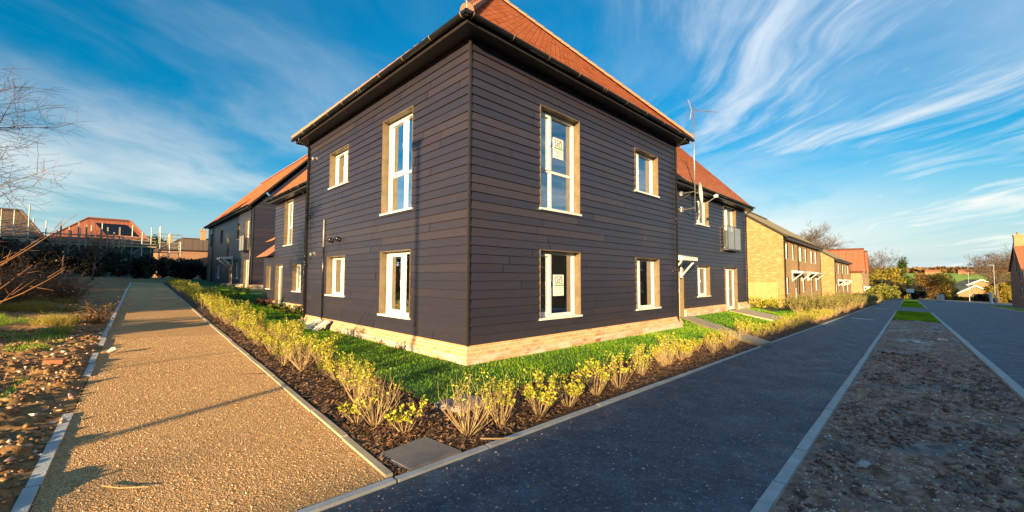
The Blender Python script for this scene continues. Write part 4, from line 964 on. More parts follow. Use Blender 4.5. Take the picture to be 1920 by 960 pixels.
while s < 78:
    for p in (-.5, -1.3, -2.1):
        x, y = sxy(s + rr.uniform(-.3, .3), p + rr.uniform(-.25, .25)); put('olive', x, y, rr.uniform(1.2, 1.9), LBF, 'shrubs in front of the brick houses')
    s += 1.25
a = 2.0
while a < 40:
    for b in ((-.38, -.8) if a > 3.6 else (-.6,)):
        x, y = pxy(a + rr.uniform(-.12, .12), b + rr.uniform(-.12, .12))
        put(rr.choice(['leafy', 'leafy', 'mid', 'mid', 'bare'] if a < 5 else ['leafy', 'leafy', 'leafy', 'mid']), x, y, rr.uniform(.5, 1.18), LBL, GRP_L)
    a += .45 + a * .006
for k_ in PR:
    for p in PR[k_]:
        for c_ in list(p.children): bpy.data.objects.remove(c_)
        bpy.data.objects.remove(p)
# low planting against the walls
for (u, v, hh, rx, mat, lb) in ((.55, 10.2, .38, .75, 'leaf_olive', 'low green bush by the left wing wall behind the downpipe'), (.35, 12.2, .3, .5, 'leaf_olive', 'low green bush under the left wing window'),
                                (.45, 14.6, .42, .45, 'leaf_red', 'reddish bush beside the left wing door'), (.1, 19.5, .75, 1.2, 'leaf_conifer', 'rounded dark green bush in the lawn past the left wing')):
    x, y = bxy(u, v); leafy('bush', (x, y, Tz(x, y)), hh, rx, rx, int(v * 10), 2600, .045, mat, lb, 'bush', base=.0, nclump=30)
for i, (s, p, sz) in enumerate(((31.6, -4.0, .9), (32.0, -5.2, .85), (32.2, -6.3, .9), (30.6, -7.4, .8), (33.0, -3.2, .95), (35.2, -3.0, .8))):
    x, y = sxy(s, p); leafy('bush', (x, y, Tz(x, y)), sz, .7, .7, 60 + i, 1800, .06, 'leaf_yellow' if i < 4 else 'leaf_olive', ('yellow bush in front of the pale timber fence' if i < 4 else 'olive bush by the corner of the near yellow brick house'), 'bush', 'bushes by the timber fence', base=0, nclump=24)

# ------------------------------------------------------------------ grass, chips, stones (uncountable)
rng = np.random.RandomState(5)
def blades(n, x, y, z, h, w, lean, name, mat, label, cat):
    th = rng.rand(n) * 2 * np.pi; la = rng.rand(n) * 2 * np.pi; hh = h * (.6 + .8 * rng.rand(n)); ww = w * (.7 + .6 * rng.rand(n)); ln = hh * lean * rng.rand(n)
    a = np.stack([np.cos(th) * ww, np.sin(th) * ww, 0 * th], -1); tip = np.stack([np.cos(la) * ln, np.sin(la) * ln, hh], -1); b = np.stack([x, y, z], -1)
    V = np.stack([b - a, b + a, b + tip], 1).reshape(-1, 3); F = np.arange(3 * n).reshape(-1, 3); r = np.repeat(np.clip(rng.rand(n) * .8 + 1.5 * (fbm(x * .9 + 3, y * .9, 3) - .42), 0, 1), 3)
    o = np_mesh(name, V, F, mat, rnd=r); return tag(o, label, cat, kind='stuff')
N0 = 900000; rr_ = 3.9 + (rng.rand(N0) ** .62) * 30; an = rng.uniform(-.92, .92, N0); X = np.sin(an) * rr_; Y = np.cos(an) * rr_
Pp = (X - J[0]) * KR[0] + (Y - J[1]) * KR[1]; Bb = (X - J[0]) * PB[0] + (Y - J[1]) * PB[1]; U = (X - KX) * dR[0] + (Y - KY) * dR[1]; Vv = (X - KX) * dL[0] + (Y - KY) * dL[1]
edge = LAWN + .06 * (fbm(X * 3, Y * 3, 2) - .5) * 2
ok = (Pp < edge + .03) & (Bb < edge + .03) & ~((U > -.11) & (Vv > -.11)) & ((U < 0) | (Vv < 0)) & (rng.rand(N0) < np.clip(9 / rr_, .12, 1))
ok |= (Pp < edge) & (U > 8.2) & (Vv < 1.18) & (Vv > -.11) & (rng.rand(N0) < .4); ok |= (Bb < edge) & (Vv > 8.2) & (U < 1.18) & (U > -.11) & (rng.rand(N0) < .4)
# keep paving and the access cover clear
def inquad(x, y, q):
    r = np.ones(x.shape, bool)
    for i in range(4):
        a, b = q[i], q[(i + 1) % 4]; r &= ((b[0] - a[0]) * (y - a[1]) - (b[1] - a[1]) * (x - a[0])) * 1.0 > 0
    return r
for q in ([bxy(11.0, 1.18), bxy(7.35, -2.42), bxy(8.15, -2.45), bxy(11.9, 1.18)], [bxy(16.0, 1.15), bxy(16.0, -1.0), bxy(18.2, -1.0), bxy(18.2, 1.15)], [bxy(.9, 16.2), bxy(-.5, 16.2), bxy(-.5, 15.2), bxy(.9, 15.2)],
          [(-.86, 4.66), (-.55, 4.48), (-.23, 4.86), (-.55, 5.05)]):
    for w in (q, q[::-1]): ok &= ~inquad(X, Y, w)
X, Y, D_ = X[ok], Y[ok], rr_[ok]; print('grass blades', len(X))
blades(len(X), X, Y, lawn_z(X, Y) - .005, .028 + .0012 * D_, .0022 + .00055 * D_, .9, 'lawn_grass', 'grass_blade', 'short bright green lawn grass around the black building', 'grass')
n = 26000; s_ = 29.2 + rng.rand(n) * 14; p_ = 2.06 + rng.rand(n) * 1.8; x, y = sxy(s_, p_); blades(n, x, y, T(x, y) + .02, .06, .02, .7, 'verge_turf', 'grass_blade', 'green turf at the far end of the soil verge', 'grass')
for k_, (s0_, s1_, p0_, p1_) in enumerate(((56.6, 80, 2.06, 3.86), (88, 125, 2.06, 3.86), (30, 92, 11.14, 12.38))):
    n = 9000; s_ = s0_ + rng.rand(n) * (s1_ - s0_); p_ = p0_ + rng.rand(n) * (p1_ - p0_); x, y = sxy(s_, p_); blades(n, x, y, T(x, y) + (.02 if p0_ < 5 else .07), .08, .05, .7, 'verge_turf', 'grass_blade', ['green turf island past the side road', 'green turf strip at the far end of the street', 'green verge beyond the road'][k_], 'grass')
# rough grass at left
n = 150000; a_ = rng.rand(n) * 11 + 7.5; b_ = 2.5 + rng.rand(n) * 5; x, y = pxy(a_, b_); m_ = fbm(a_ * .8, b_ * .8, 3) + .07 * (b_ - 4.0) > .55; x, y, a_, b_ = x[m_], y[m_], a_[m_], b_[m_]
gz = left_h(a_, b_)[2]; blades(len(x), x, y, gz - .01, .20, .005, 1.4, 'rough_grass', 'dry_grass', 'rough dry yellow grass patch on the bare soil at left', 'grass')
n = 40000; a_ = rng.rand(n) * 13 + 2; b_ = 2.4 + rng.rand(n) * 5; x, y = pxy(a_, b_); m_ = fbm(a_ * 1.1 + 4, b_ * 1.1 + 8, 3) + .012 * (a_ - 8) > .66; x, y, a_, b_ = x[m_], y[m_], a_[m_], b_[m_]
blades(len(x), x, y, left_h(a_, b_)[2] - .01, .10, .004, .8, 'green_weeds', 'grass_blade', 'green weeds and grass tufts on the bare soil at left', 'grass')
def chips(n, x, y, z, L, w, name, mat, label, cat, flat=.25):
    th = rng.rand(n) * 2 * np.pi; ti = (rng.rand(n) - .5) * 1.0; l = L * (.4 + rng.rand(n)); ww = w * (.5 + rng.rand(n))
    d = np.stack([np.cos(th) * np.cos(ti), np.sin(th) * np.cos(ti), np.sin(ti)], -1); s = np.stack([-np.sin(th), np.cos(th), (rng.rand(n) - .5) * .8], -1); u = np.cross(d, s)
    c = np.stack([x, y, z], -1); d = d * l[:, None] / 2; s = s * ww[:, None] / 2; u = u * ww[:, None] * flat
    V = np.stack([c - d - s * .6, c + d - s, c + d * .9 + s, c - d * 1.1 + s * .8, c - d * .8 + u, c + d * .8 + u], 1).reshape(-1, 3); b = np.arange(n) * 6
    F = np.concatenate([np.stack([b, b + 1, b + 5, b + 4], -1), np.stack([b + 3, b + 4, b + 5, b + 2], -1), np.stack([b, b + 1, b + 2, b + 3], -1)])
    return tag(np_mesh(name, V, F, mat, rnd=np.repeat(rng.rand(n), 6)), label, cat, kind='stuff')
leaf_mat('chip_var', (.055, .028, .016), (.20, .10, .048), (.46, .26, .13), .02)
n = 26000; t = rng.rand(n) ** .5 * 12
half = rng.rand(n) < .5; s_ = (rng.rand(n) ** 1.5) * 13; p_ = -.06 - rng.rand(n) * 1.1; x1, y1 = sxy(s_, p_); x2, y2 = pxy(s_, p_); x = np.where(half, x1, x2); y = np.where(half, y1, y2)
Pp = (x - J[0]) * KR[0] + (y - J[1]) * KR[1]; Bb = (x - J[0]) * PB[0] + (y - J[1]) * PB[1]; m_ = (Pp < -.03) & (Bb < -.03)
for w in ([(-1.10, 3.47), (-.76, 3.17), (-.42, 3.55), (-.78, 3.86)],):
    for q in (w, w[::-1]): m_ &= ~inquad(x, y, q)
x, y = x[m_], y[m_]; chips(len(x), x, y, mulch_z(x, y) + .008 + rng.rand(len(x)) * .018, .050, .016, 'bark_chips', 'chip_var', 'brown bark chips covering the planting bed', 'bark chips')
def stones(n, x, y, z, r, name, mat, label, cat, rr2=None):
    base = np.array([[1, 0, 0], [-1, 0, 0], [0, 1, 0], [0, -1, 0], [0, 0, 1], [0, 0, -1], [.6, .6, .5], [-.6, -.6, .5], [.6, -.6, .5], [-.6, .6, .5]])
    fc = np.array([[0, 6, 4], [0, 4, 8], [2, 4, 6], [2, 9, 4], [1, 4, 9], [1, 7, 4], [3, 4, 7], [3, 8, 4], [0, 2, 6], [0, 8, 3], [2, 1, 9], [3, 7, 1], [0, 5, 2], [2, 5, 1], [1, 5, 3], [3, 5, 0]])
    rad_ = (r * (.35 + rng.rand(n) ** 2.2 * 1.6))[:, None]; sc = .6 + .7 * rng.rand(n, 3); sc[:, 2] *= .7; th = rng.rand(n) * 6.28; V = base[None] * (1 + .34 * rng.randn(n, 10)[:, :, None]) * sc[:, None, :] * rad_[:, None]
    c, s = np.cos(th)[:, None], np.sin(th)[:, None]; V = np.stack([V[..., 0] * c - V[..., 1] * s, V[..., 0] * s + V[..., 1] * c, V[..., 2]], -1) + np.stack([x, y, z], -1)[:, None, :]
    F = (fc[None] + (np.arange(n) * 10)[:, None, None]).reshape(-1, 3); return tag(np_mesh(name, V.reshape(-1, 3), F, mat, rnd=np.repeat(rng.rand(n), 10)), label, cat, kind='stuff')
leaf_mat('stone_var', (.34, .17, .11), (.72, .44, .30), (1.0, .86, .74), .01); leaf_mat('clod_var', (.16, .08, .03), (.32, .175, .07), (.48, .30, .13), .01); leaf_mat('verge_clod_var', (.10, .045, .030), (.24, .115, .078), (.42, .235, .165), .01); leaf_mat('grit_var', (.44, .24, .10), (.66, .42, .20), (.88, .70, .45), .01)
n = 26000; s_ = -1.8 + rng.rand(n) ** 1.5 * 17; p_ = 2.08 + rng.rand(n) * 1.78; m_ = fbm(s_ * 1.5, p_ * 3, 3) > .40; s_, p_ = s_[m_], p_[m_]; x, y, z = verge_h(s_, p_); stones(len(x), x, y, z + .000, .0075, 'verge_stones', 'stone_var', 'pale stones and grit on the muddy verge', 'stones')
n = 14000; s_ = -1.8 + rng.rand(n) ** 1.3 * 14; p_ = 2.08 + rng.rand(n) * 1.78; m_ = fbm(s_ * 1.2 + 3, p_ * 3, 3) + .25 * sm((0 - s_) / .8) > .52; s_, p_ = s_[m_], p_[m_]; x, y, z = verge_h(s_, p_); stones(len(x), x, y, z, .019, 'soil_clods', 'verge_clod_var', 'brown soil clods on the muddy verge', 'clods')
n = 90; s_ = -1.0 + rng.rand(n) * 1.0; p_ = 2.1 + rng.rand(n) ** 1.5 * 1.5; x, y, z = verge_h(s_, p_); stones(n, x, y, z, .040, 'large_clods', 'verge_clod_var', 'large brown clods heaped at the near end of the verge', 'clods')
n = 26000; a_ = -2.5 + rng.rand(n) ** 1.2 * 14; b_ = 1.95 + rng.rand(n) ** 1.2 * 5.5; m_ = fbm(a_ * 1.6, b_ * 1.6, 3) > .42; a_, b_ = a_[m_], b_[m_]; x, y, z = left_h(a_, b_); stones(len(x), x, y, z, .020, 'soil_clods', 'clod_var', 'crumbly brown soil clods left of the gravel path', 'clods')
n = 1600; a_ = -2.5 + rng.rand(n) * 12; b_ = 1.9 + rng.rand(n) ** 1.2 * 5; x, y, z = left_h(a_, b_); stones(len(x), x, y, z + .01, .018, 'soil_stones', 'stone_var', 'pale stones in the bare soil at left', 'stones')
n = 60000; a_ = -2.6 + rng.rand(n) ** 1.4 * 11; b_ = .05 + rng.rand(n) * 1.82; x, y = pxy(a_, b_); m_ = ((x - J[0]) * KR[0] + (y - J[1]) * KR[1]) < -.03; x, y = x[m_], y[m_]; stones(len(x), x, y, T(x, y) + .002, .0036, 'path_grit', 'grit_var', 'golden grit on the gravel path surface', 'grit')
n = 2600; s_ = -1.5 + rng.rand(n) * 12; p_ = .1 + rng.rand(n) * 1.8; x, y = sxy(s_, p_); stones(n, x, y, T(x, y) + .002, .0055, 'footpath_grit', 'stone_var', 'scattered pale grit on the dark footpath', 'grit')

# ------------------------------------------------------------------ brick houses beyond
def brick_house(name, s0, L, D, p0, base, eave, pitch, wallmat, roofmat, wins, doors, label, canopies=(), pipes=(), lod=0, group=None):
    x, y = sxy(s0, p0); e = empty(name, (x, y, base), SROT); tag(e, label, 'house', group)    # local x along street, local -y towards road
    F = ((0, 0), (1, 0), (0, -1)); ops = [w for w in wins] + [(a, b, .05, 2.1) for a, b in doors]; m = M(); h = D / 2; R = h * math.tan(pitch)
    wall(m, F, 0, L, -1.5, eave, ops); wall(m, ((0, 0), (0, 1), (-1, 0)), 0, D, -1.5, eave, []); wall(m, ((L, 0), (0, 1), (1, 0)), 0, D, -1.5, eave, []); wall(m, ((0, D), (1, 0), (0, 1)), 0, L, -1.5, eave, [])
    for xx in (0, L): m.face([(xx, 0, eave), (xx, D, eave), (xx, h, eave + R)], [(0, eave), (D, eave), (h, eave + R)])
    m.build('wall', wallmat, e)
    for w in wins: window(e, F, *w, lights=() if w[1] - w[0] < .9 else (.5,), glass='glass_dark', lod=0, depth=.06)
    for a, b in doors:
        q = M(); obox(q, F, a, b, .05, 2.1, -.1, -.05); dd = q.build('door', 'white_upvc', e); g = M(); obox(g, F, a + .25, b - .25, 1.2, 1.85, -.048, -.04); g.build('pane', 'glass_dark', dd)
    gable_roof(e, (0, 0), (1, 0), (0, 1), L, D, eave - .02, pitch, ov=.32, vov=.08, mat=roofmat, courses=False)
    fa = M(); fa.box(0, L, -.30, -.28, eave - .22, eave + .02); fa.box(0, L, -.28, -.02, eave - .2, eave - .18); fa.build('fascia', 'black_trim', e)
    gutter(e, (-.05, -.30, eave), (L + .05, -.30, eave), (0, -1, 0), lod=0)
    for u in pipes: downpipe(e, F, u, 0, eave - .05, lod=0, top_out=.2)
    for (a, b) in canopies: canopy(e, F, a, b, 2.35, d=.8, th=.14)
    return e
H1 = brick_house('brick_house', 33.4, 17, 9, -3.7, -.40, 5.0, rad(35), 'brick_yellow', 'tile_brown',
    [(.5, 1.55, 3.35, 4.6), (3.3, 3.95, 3.35, 4.6), (5.9, 7.3, 3.35, 4.6), (8.7, 9.6, 3.35, 4.6), (11.6, 12.6, 3.35, 4.6), (14.0, 15.2, 3.35, 4.6), (.5, 1.6, .8, 2.05), (7.3, 8.2, .8, 2.05), (14.1, 15.3, .8, 2.05)],
    [(4.0, 5.0), (11.4, 12.4)], 'nearest yellow brick terrace with brown tiled roof and white door canopies', canopies=((2.6, 6.6), (9.4, 13.9)), pipes=(.15, 5.3, 16.8))
H2 = brick_house('brick_house', 60.8, 18, 9, -3.6, -1.10, 5.0, rad(35), 'brick_yellow', 'tile_brown',
    [(.8, 2, 3.3, 4.6), (4, 5, 3.3, 4.6), (8, 9.5, 3.3, 4.6), (12, 13, 3.3, 4.6), (15, 16.5, 3.3, 4.6), (1, 2.2, .8, 2.1), (8, 9.5, .8, 2.1), (14, 15.5, .8, 2.1)], [(4.5, 5.5), (11, 12)],
    'second yellow brick terrace with brown roof, past the nearest one', canopies=((3, 7), (10, 13.5)), pipes=(.15, 7, 17.8))
def gable_house(name, s0, wd, p0, sgn, base, eave, rise, depth, wallmat, roofmat, label, units=1, chimney=False, windows=((1.5, 3.0, 3.0, 4.4), (1.5, 3.0, .8, 2.1)), group=None):
    """houses with the gable towards the street; sgn=-1: on left of the street (gable faces +p)"""
    x, y = sxy(s0, p0); e = empty(name, (x, y, base), SROT); tag(e, label, 'house', group)
    n = (0, -1) if sgn < 0 else (0, 1); iv = (0, 1) if sgn < 0 else (0, -1); F = ((0, 0), (1, 0), n)
    for k_ in range(units):
        o = k_ * wd; m = M(); W_ = [(o + a, o + b, c_, d_) for a, b, c_, d_ in windows]
        wall(m, F, o, o + wd, -1.5, eave, W_)
        m.face([P(*F, o, eave, 0), P(*F, o + wd, eave, 0), P(*F, o + wd / 2, eave + rise, 0)], [(0, eave), (wd, eave), (wd / 2, eave + rise)])
        for oo in (o + .001, o + wd - .001): m.face([P(*F, oo, -1.5, 0), P(*F, oo, -1.5, -depth), P(*F, oo, eave, -depth), P(*F, oo, eave, 0)], [(0, -1.5), (depth, -1.5), (depth, eave), (0, eave)])
        m.face([P(*F, o, -1.5, -depth), P(*F, o + wd, -1.5, -depth), P(*F, o + wd, eave, -depth), P(*F, o + wd / 2, eave + rise, -depth), P(*F, o, eave, -depth)])
        m.build('wall', wallmat, e)
        for w in W_: window(e, F, *w, lights=(.5,), glass='glass_dark', lod=0, depth=.06)
        r = M(); ov = .25; sl = rise / (wd / 2); zt = eave + rise + .05
        for sd in (0, 1):
            u = o - ov if sd == 0 else o + wd + ov; ez = eave - ov * sl + .05
            roof_plane(r, P(*F, u, ez, .2), P(*F, u, ez, -depth - .2), P(*F, o + wd / 2, zt, -depth - .2), P(*F, o + wd / 2, zt, .2), False)
        for sd in (0, 1):
            u = o - ov if sd == 0 else o + wd + ov; ez = eave - ov * sl - .05; r.face([P(*F, u, ez, .21), P(*F, o + wd / 2, zt - .12, .21), P(*F, o + wd / 2, zt + .02, .21), P(*F, u, ez + .12, .21)], mi=1)
        r.build('roof', [roofmat, 'black_trim'], e)
    if chimney:
        c_ = M(); d0 = .25 * 0; obox(c_, F, wd / 2 - .45, wd / 2 + .45, eave, eave + rise + 1.35, -.75, .12); obox(c_, F, wd / 2 - .52, wd / 2 + .52, eave + rise + 1.15, eave + rise + 1.32, -.82, .19)
        ch = c_.build('chimney', 'brick_orange', e); pt = M(); pt.tube([P(*F, wd / 2, eave + rise + 1.35, -.3), P(*F, wd / 2, eave + rise + 1.75, -.3)], [.14, .11], 8); pt.build('chimney_pot', 'chimney_pot', ch)
    return e
H3 = gable_house('brick_house', 97.5, 9.5, -3.4, -1, -2.35, 5.2, 4.6, 10, 'brick_orange', 'tile_red', 'far brick house pair with steep red gabled roofs at the street end', units=2)
canopy(H3, ((0, 0), (1, 0), (0, -1)), 4, 7, 2.3, d=.9)
RH = gable_house('brick_house', 86, 10, 14.0, 1, -1.75, 4.6, 3.75, 12, 'brick_red', 'tile_red', 'dark red brick house with a tall chimney at the right edge', chimney=True)
q = M(); 
for i in range(3): q.box(-.06, -.02, -2.2 - i * 2.2, -1.4 - i * 2.2, .1 if i == 1 else 1.0, 2.2)
q.build('side_window', 'glass_dark', RH)
q = M(); q.box(-.08, -.02, -9, -1.0, 2.3, 2.42); q.build('side_trim', 'teal_sheet', RH)
# terrace across the road whose roofs shade footpath and road (behind the camera)
wn_ = [(x_, x_ + 1.3, z_, z_ + 1.2) for x_ in (1.5, 5.5, 9.5, 13.5, 17.5, 21) for z_ in (.9, 3.4)]
for i, (s0, L, ex) in enumerate(((-74, 24, 0), (-50, 24, 0), (-26, 24, 0), (-2, 10, 0), (8, 12, 2.0), (20, 24, 0), (44, 20, 0))):
    x, y = sxy(s0, 16.7); zb = Tz(*sxy(s0 + L / 2, 16)) + .12; e = empty('brick_house', (*sxy(s0 + L, 16.7), zb), SROT + math.pi); tag(e, 'brick terrace house across the road, %s from the street start' % ['first', 'second', 'third', 'fourth', 'fifth and taller', 'sixth', 'seventh'][i], 'house', 'terrace across the road')
    m = M(); ev = 5.2 + ex; D = 8.0; F = ((0, 0), (1, 0), (0, -1)); wi = [w for w in wn_ if w[1] < L - .5]
    wall(m, F, 0.01, L - .01, -.9, ev, wi); wall(m, ((0, 0), (0, 1), (-1, 0)), 0, D, -.9, ev, [], -.01); wall(m, ((L, 0), (0, 1), (1, 0)), 0, D, -.9, ev, [], -.01); wall(m, ((0, D), (1, 0), (0, 1)), .01, L - .01, -.9, ev, [])
    for xx in (.01, L - .01): m.face([(xx, 0, ev), (xx, D, ev), (xx, D / 2, ev + 3.4)])
    m.build('wall', 'brick_red', e)
    for w in wi: window(e, F, *w, lights=(.5,), glass='glass_dark', lod=0, depth=.06)
    gable_roof(e, (0, 0), (1, 0), (0, 1), L, D, ev - .3, math.atan(3.7 / 4.3), ov=.3, vov=0.0 if 0 < i < 6 else .1, mat='tile_red', courses=False)

# ------------------------------------------------------------------ timber fence, street furniture
x, y = sxy(32.7, -4.0); e = empty('timber_fence', (x, y, -.45), SROT); tag(e, 'pale new timber close board fence beside the near yellow brick house', 'fence')
for k_ in range(5):
    m = M()
    for i in range(14): m.box(-.02 - (i % 2) * .008, .0, .05 + k_ * 1.85 + i * .128, .05 + k_ * 1.85 + i * .128 + .12, -.4, 1.68)
    m.box(-.05, -.021 - .008, .05 + k_ * 1.85, 1.84 + k_ * 1.85, 1.68, 1.72); m.build('fence_panel', 'timber_fence', e)
    m = M(); m.box(-.05, .05, -.05 + k_ * 1.85, .045 + k_ * 1.85, -.4, 1.78); m.build('fence_post', 'timber_fence', e)
def lamp(x, y, h, label, name='street_lamp', arm=.5, lower=True, group='street lamps'):
    z = Tz(x, y); e = empty(name, (x, y, z - .05), SROT); tag(e, label, 'street lamp', group)
    m = M(); m.tube([(0, 0, 0), (0, 0, 1.2)], .085, 8); m.build('base', 'galv_dull', e); m = M(); m.tube([(0, 0, 1.2), (0, 0, h)], [.055, .045], 8); m.build('pole', 'galv_dull', e)
    m = M(); m.hexa([(-.12, -.1, h), (.12, -.1, h), (.12, arm, h), (-.12, arm, h), (-.09, -.1, h + .08), (.09, -.1, h + .08), (.09, arm, h + .08), (-.09, arm, h + .08)]); m.build('lantern', 'galv_dull', e); return e
lamp(112.0, 101.4, 6.9, 'slim street lamp left of the two at the far bend of the road'); lamp(93.0, 79.7, 7.5, 'tall street lamp right of the two beside the far grass')
lamp(-7.75, -8.4, 7.2, 'street lamp beside the gravel path behind the viewpoint')
def post(x, y, w, h, mat, label, name='bollard', cat='bollard', group=None):
    e = M(); e.box(-w, w, -w, w, 0, h); e.box(-w * 1.15, w * 1.15, -w * 1.15, w * 1.15, h, h + .05); o = e.build(name, mat); o.location = (x, y, Tz(x, y)); tag(o, label, cat, group); return o
post(*sxy(118, 14.0), .16, 2.2, 'white_upvc', 'white post in front of the dark hedge at the road end', 'post', 'post')
x, y = sxy(124, 3.0); e = empty('notice_sign', (x, y, Tz(x, y)), SROT + math.pi / 2); tag(e, 'small white notice board on a post at the footpath end', 'sign')
m = M(); m.tube([(0, 0, 0), (0, 0, 1.9)], .08, 6); m.build('post', 'galv_dull', e); m = M(); m.box(-.6, .6, -.05, .05, 1.6, 2.4); m.build('board', 'paper', e)
x, y = sxy(122, -.6); e = empty('barrier_post', (x, y, Tz(x, y)), SROT); tag(e, 'pale timber post beside the far footpath end', 'post'); m = M(); m.tube([(0, 0, 0), (0, 0, 1.9)], [.14, .12], 6); m.build('post', 'timber_fence', e)
x, y = sxy(124, 7.5); e = empty('utility_cabinet', (x, y, Tz(x, y)), SROT); tag(e, 'grey utility cabinet on the grass at the road end', 'cabinet')
m = M(); m.box(-.5, .5, -.6, .6, 0, 1.4); m.build('case', 'galv_dull', e); m = M(); m.box(-.55, .55, -.65, .65, 1.4, 1.48); m.build('lid', 'galv_dull', e); m = M(); m.box(-.53, -.501, -.55, -.02, .1, 1.3); m.box(-.53, -.501, .02, .55, .1, 1.3); m.build('door', 'galvanised', e)
# pale wooden flat covers on the footpath
for (s_, lb) in ((27.5, 'pale rectangular inspection cover in the footpath, nearer one'), (47.5, 'pale rectangular inspection cover in the footpath, farther one')):
    x, y = sxy(s_, .9); m = M(); m.box(-.32, .32, -.42, .42, -.03, .012); m.box(-.27, .27, -.37, .37, .013, .016); o = m.build('inspection_cover', 'concrete'); o.location = (x, y, Tz(x, y) + .004); o.rotation_euler = (0, math.atan(.034 * KS[0]), SROT); tag(o, lb, 'inspection cover')

# ------------------------------------------------------------------ left background: houses under scaffold, old houses, hedges
def hip_house(name, x0, y0, rot, Wd, Dp, base, eave, rise, inset, wallmat, roofmat, label, solar=None, chimneys=()):
    e = empty(name, (x0, y0, base), rad(rot)); tag(e, label, 'house'); m = M()
    for F, L in ((((0, 0), (1, 0), (0, -1)), Wd), (((0, 0), (0, 1), (-1, 0)), Dp), (((Wd, 0), (0, 1), (1, 0)), Dp), (((0, Dp), (1, 0), (0, 1)), Wd)): wall(m, F, 0, L, -1.5, eave, [])
    m.build('wall', wallmat, e); o = .4; r = M(); A_ = [(-o, -o, eave), (Wd + o, -o, eave), (Wd + o, Dp + o, eave), (-o, Dp + o, eave)]; r0, r1 = (inset[0], Dp / 2, eave + rise), (Wd - inset[1], Dp / 2, eave + rise)
    roof_plane(r, A_[0], A_[1], r1, r0, False); roof_plane(r, A_[1], A_[2], r1, r1, False); roof_plane(r, A_[2], A_[3], r0, r1, False); roof_plane(r, A_[3], A_[0], r0, r0, False)
    ro = r.build('roof', roofmat, e); q = M()
    for a, b in ((A_[0], r0), (A_[1], r1), (r0, r1)): ridge_tiles(q, a, b, .13, .6)
    q.build('ridge_tiles', roofmat, ro)
    if solar:
        s = M(); n = Vector((0, -rise, (Dp / 2 + o))).normalized(); up = Vector((0, Dp / 2 + o, rise)); c0 = Vector((0, -o, eave))
        pts = [c0 + up * t + Vector((x, 0, 0)) + n * .06 for x, t in solar]; s.hexa([p_ - n * .04 for p_ in pts] + [p_ + n * .04 for p_ in pts]); s.build('solar_panel', 'solar', ro)
    for (cx, cz) in chimneys:
        c_ = M(); c_.box(cx - .5, cx + .5, Dp / 2 - .4, Dp / 2 + .4, eave + rise - 1, cz); c_.box(cx - .6, cx + .6, Dp / 2 - .5, Dp / 2 + .5, cz - .3, cz - .1); ch = c_.build('chimney', 'brick_orange', e)
        for dx in (-.22, .22): pt = M(); pt.tube([(cx + dx, Dp / 2, cz), (cx + dx, Dp / 2, cz + .5)], [.15, .12], 6); pt.build('chimney_pot', 'chimney_pot', ch)
    return e
hip_house('house', -66.5, 57.9, 45, 12.2, 9, 1.4, 4.7, 4.6, (4.6, 2.8), 'teal_sheet', 'tile_red', 'house with a new red hipped roof and dark solar panels, wrapped in scaffolding', solar=((6.6, .40), (10.3, .40), (8.9, .80), (5.4, .80)))
hip_house('house', -69.0, 41.1, 45, 14.5, 9, 1.4, 4.7, 3.9, (4.0, 2.2), 'teal_sheet', 'tile_old', 'half built house under scaffolding at the far left behind branches')
def scaffold(x0, L_, y, base, label, ztop, deck, seed):
    x1 = x0 + L_; e = empty('scaffold', (x0, y, base), rad(45)); tag(e, label, 'scaffolding', 'scaffolds round the unfinished houses'); rr = random.Random(seed); n = int((x1 - x0) / 1.05)
    for i in range(n + 1):
        m = M(); X_ = i * (x1 - x0) / n; yy = 0 if i % 2 else .9; h = ztop + rr.uniform(-.7, 1.9); m.tube([(X_, yy, -1), (X_, yy, h)], .06, 4); m.build('pole', 'scaffold_tube', e)
    for z in (deck - 2.0, deck + .55, deck + 1.05, deck + 1.5):
        for yy in (0, .9): m = M(); m.tube([(-.5, yy, z), (x1 - x0 + .5, yy, z)], .05, 4); m.build('ledger', 'scaffold_tube', e)
    m = M(); m.box(-.6, x1 - x0 + .6, -.1, 1.0, deck, deck + .06); m.box(-.6, x1 - x0 + .6, -.14, -.11, deck, deck + .22); m.build('deck', 'scaffold_board', e)
    for i in range(0, n - 1, 3): m = M(); a = i * (x1 - x0) / n; b = (i + 2) * (x1 - x0) / n; m.tube([(a, -.05, deck - 2.2), (b, -.05, deck)], .035, 4); m.build('brace', 'scaffold_tube', e)
    return e
sc1 = scaffold(-66.3, 13.4, 55.4, 1.4, 'scaffold with upright timber posts along the red roofed house', 6.6, 4.6, 1)
for i, (dx, h) in enumerate(((3.7, 7.6), (4.7, 6.6), (5.4, 7.9), (6.2, 7.6), (6.9, 6.2), (7.7, 7.0), (8.4, 7.4), (9.1, 6.7), (9.7, 7.5), (10.3, 6.0))):
    m = M(); m.box(dx - .09, dx + .09, -.25, -.16, 4.3, h); m.build('upright_board', 'scaffold_board', sc1)
scaffold(-69.0, 15.0, 38.9, 1.4, 'scaffold along the half built house at the far left', 7.6, 4.4, 2)
e = empty('scaffold_tower', (-56.6, 66.2, 1.4), rad(45)); tag(e, 'narrow scaffold tower right of the red roofed house', 'scaffolding')
for i, (a, b) in enumerate(((0, 0), (1.2, 0), (2.6, 0), (0, 1.8), (1.2, 1.8), (2.6, 1.8))): m = M(); m.tube([(a, b, -1), (a, b, 8.2 - a * .9)], .05, 4); m.build('pole', 'scaffold_tube', e)
for z in (2, 4, 4.8, 5.6, 6.4, 7.0): m = M(); m.tube([(-.3, 0, z), (2.9, 0, z)], .04, 4); m.tube([(-.3, 1.8, z), (2.9, 1.8, z)], .04, 4); m.build('ledger', 'scaffold_tube', e)
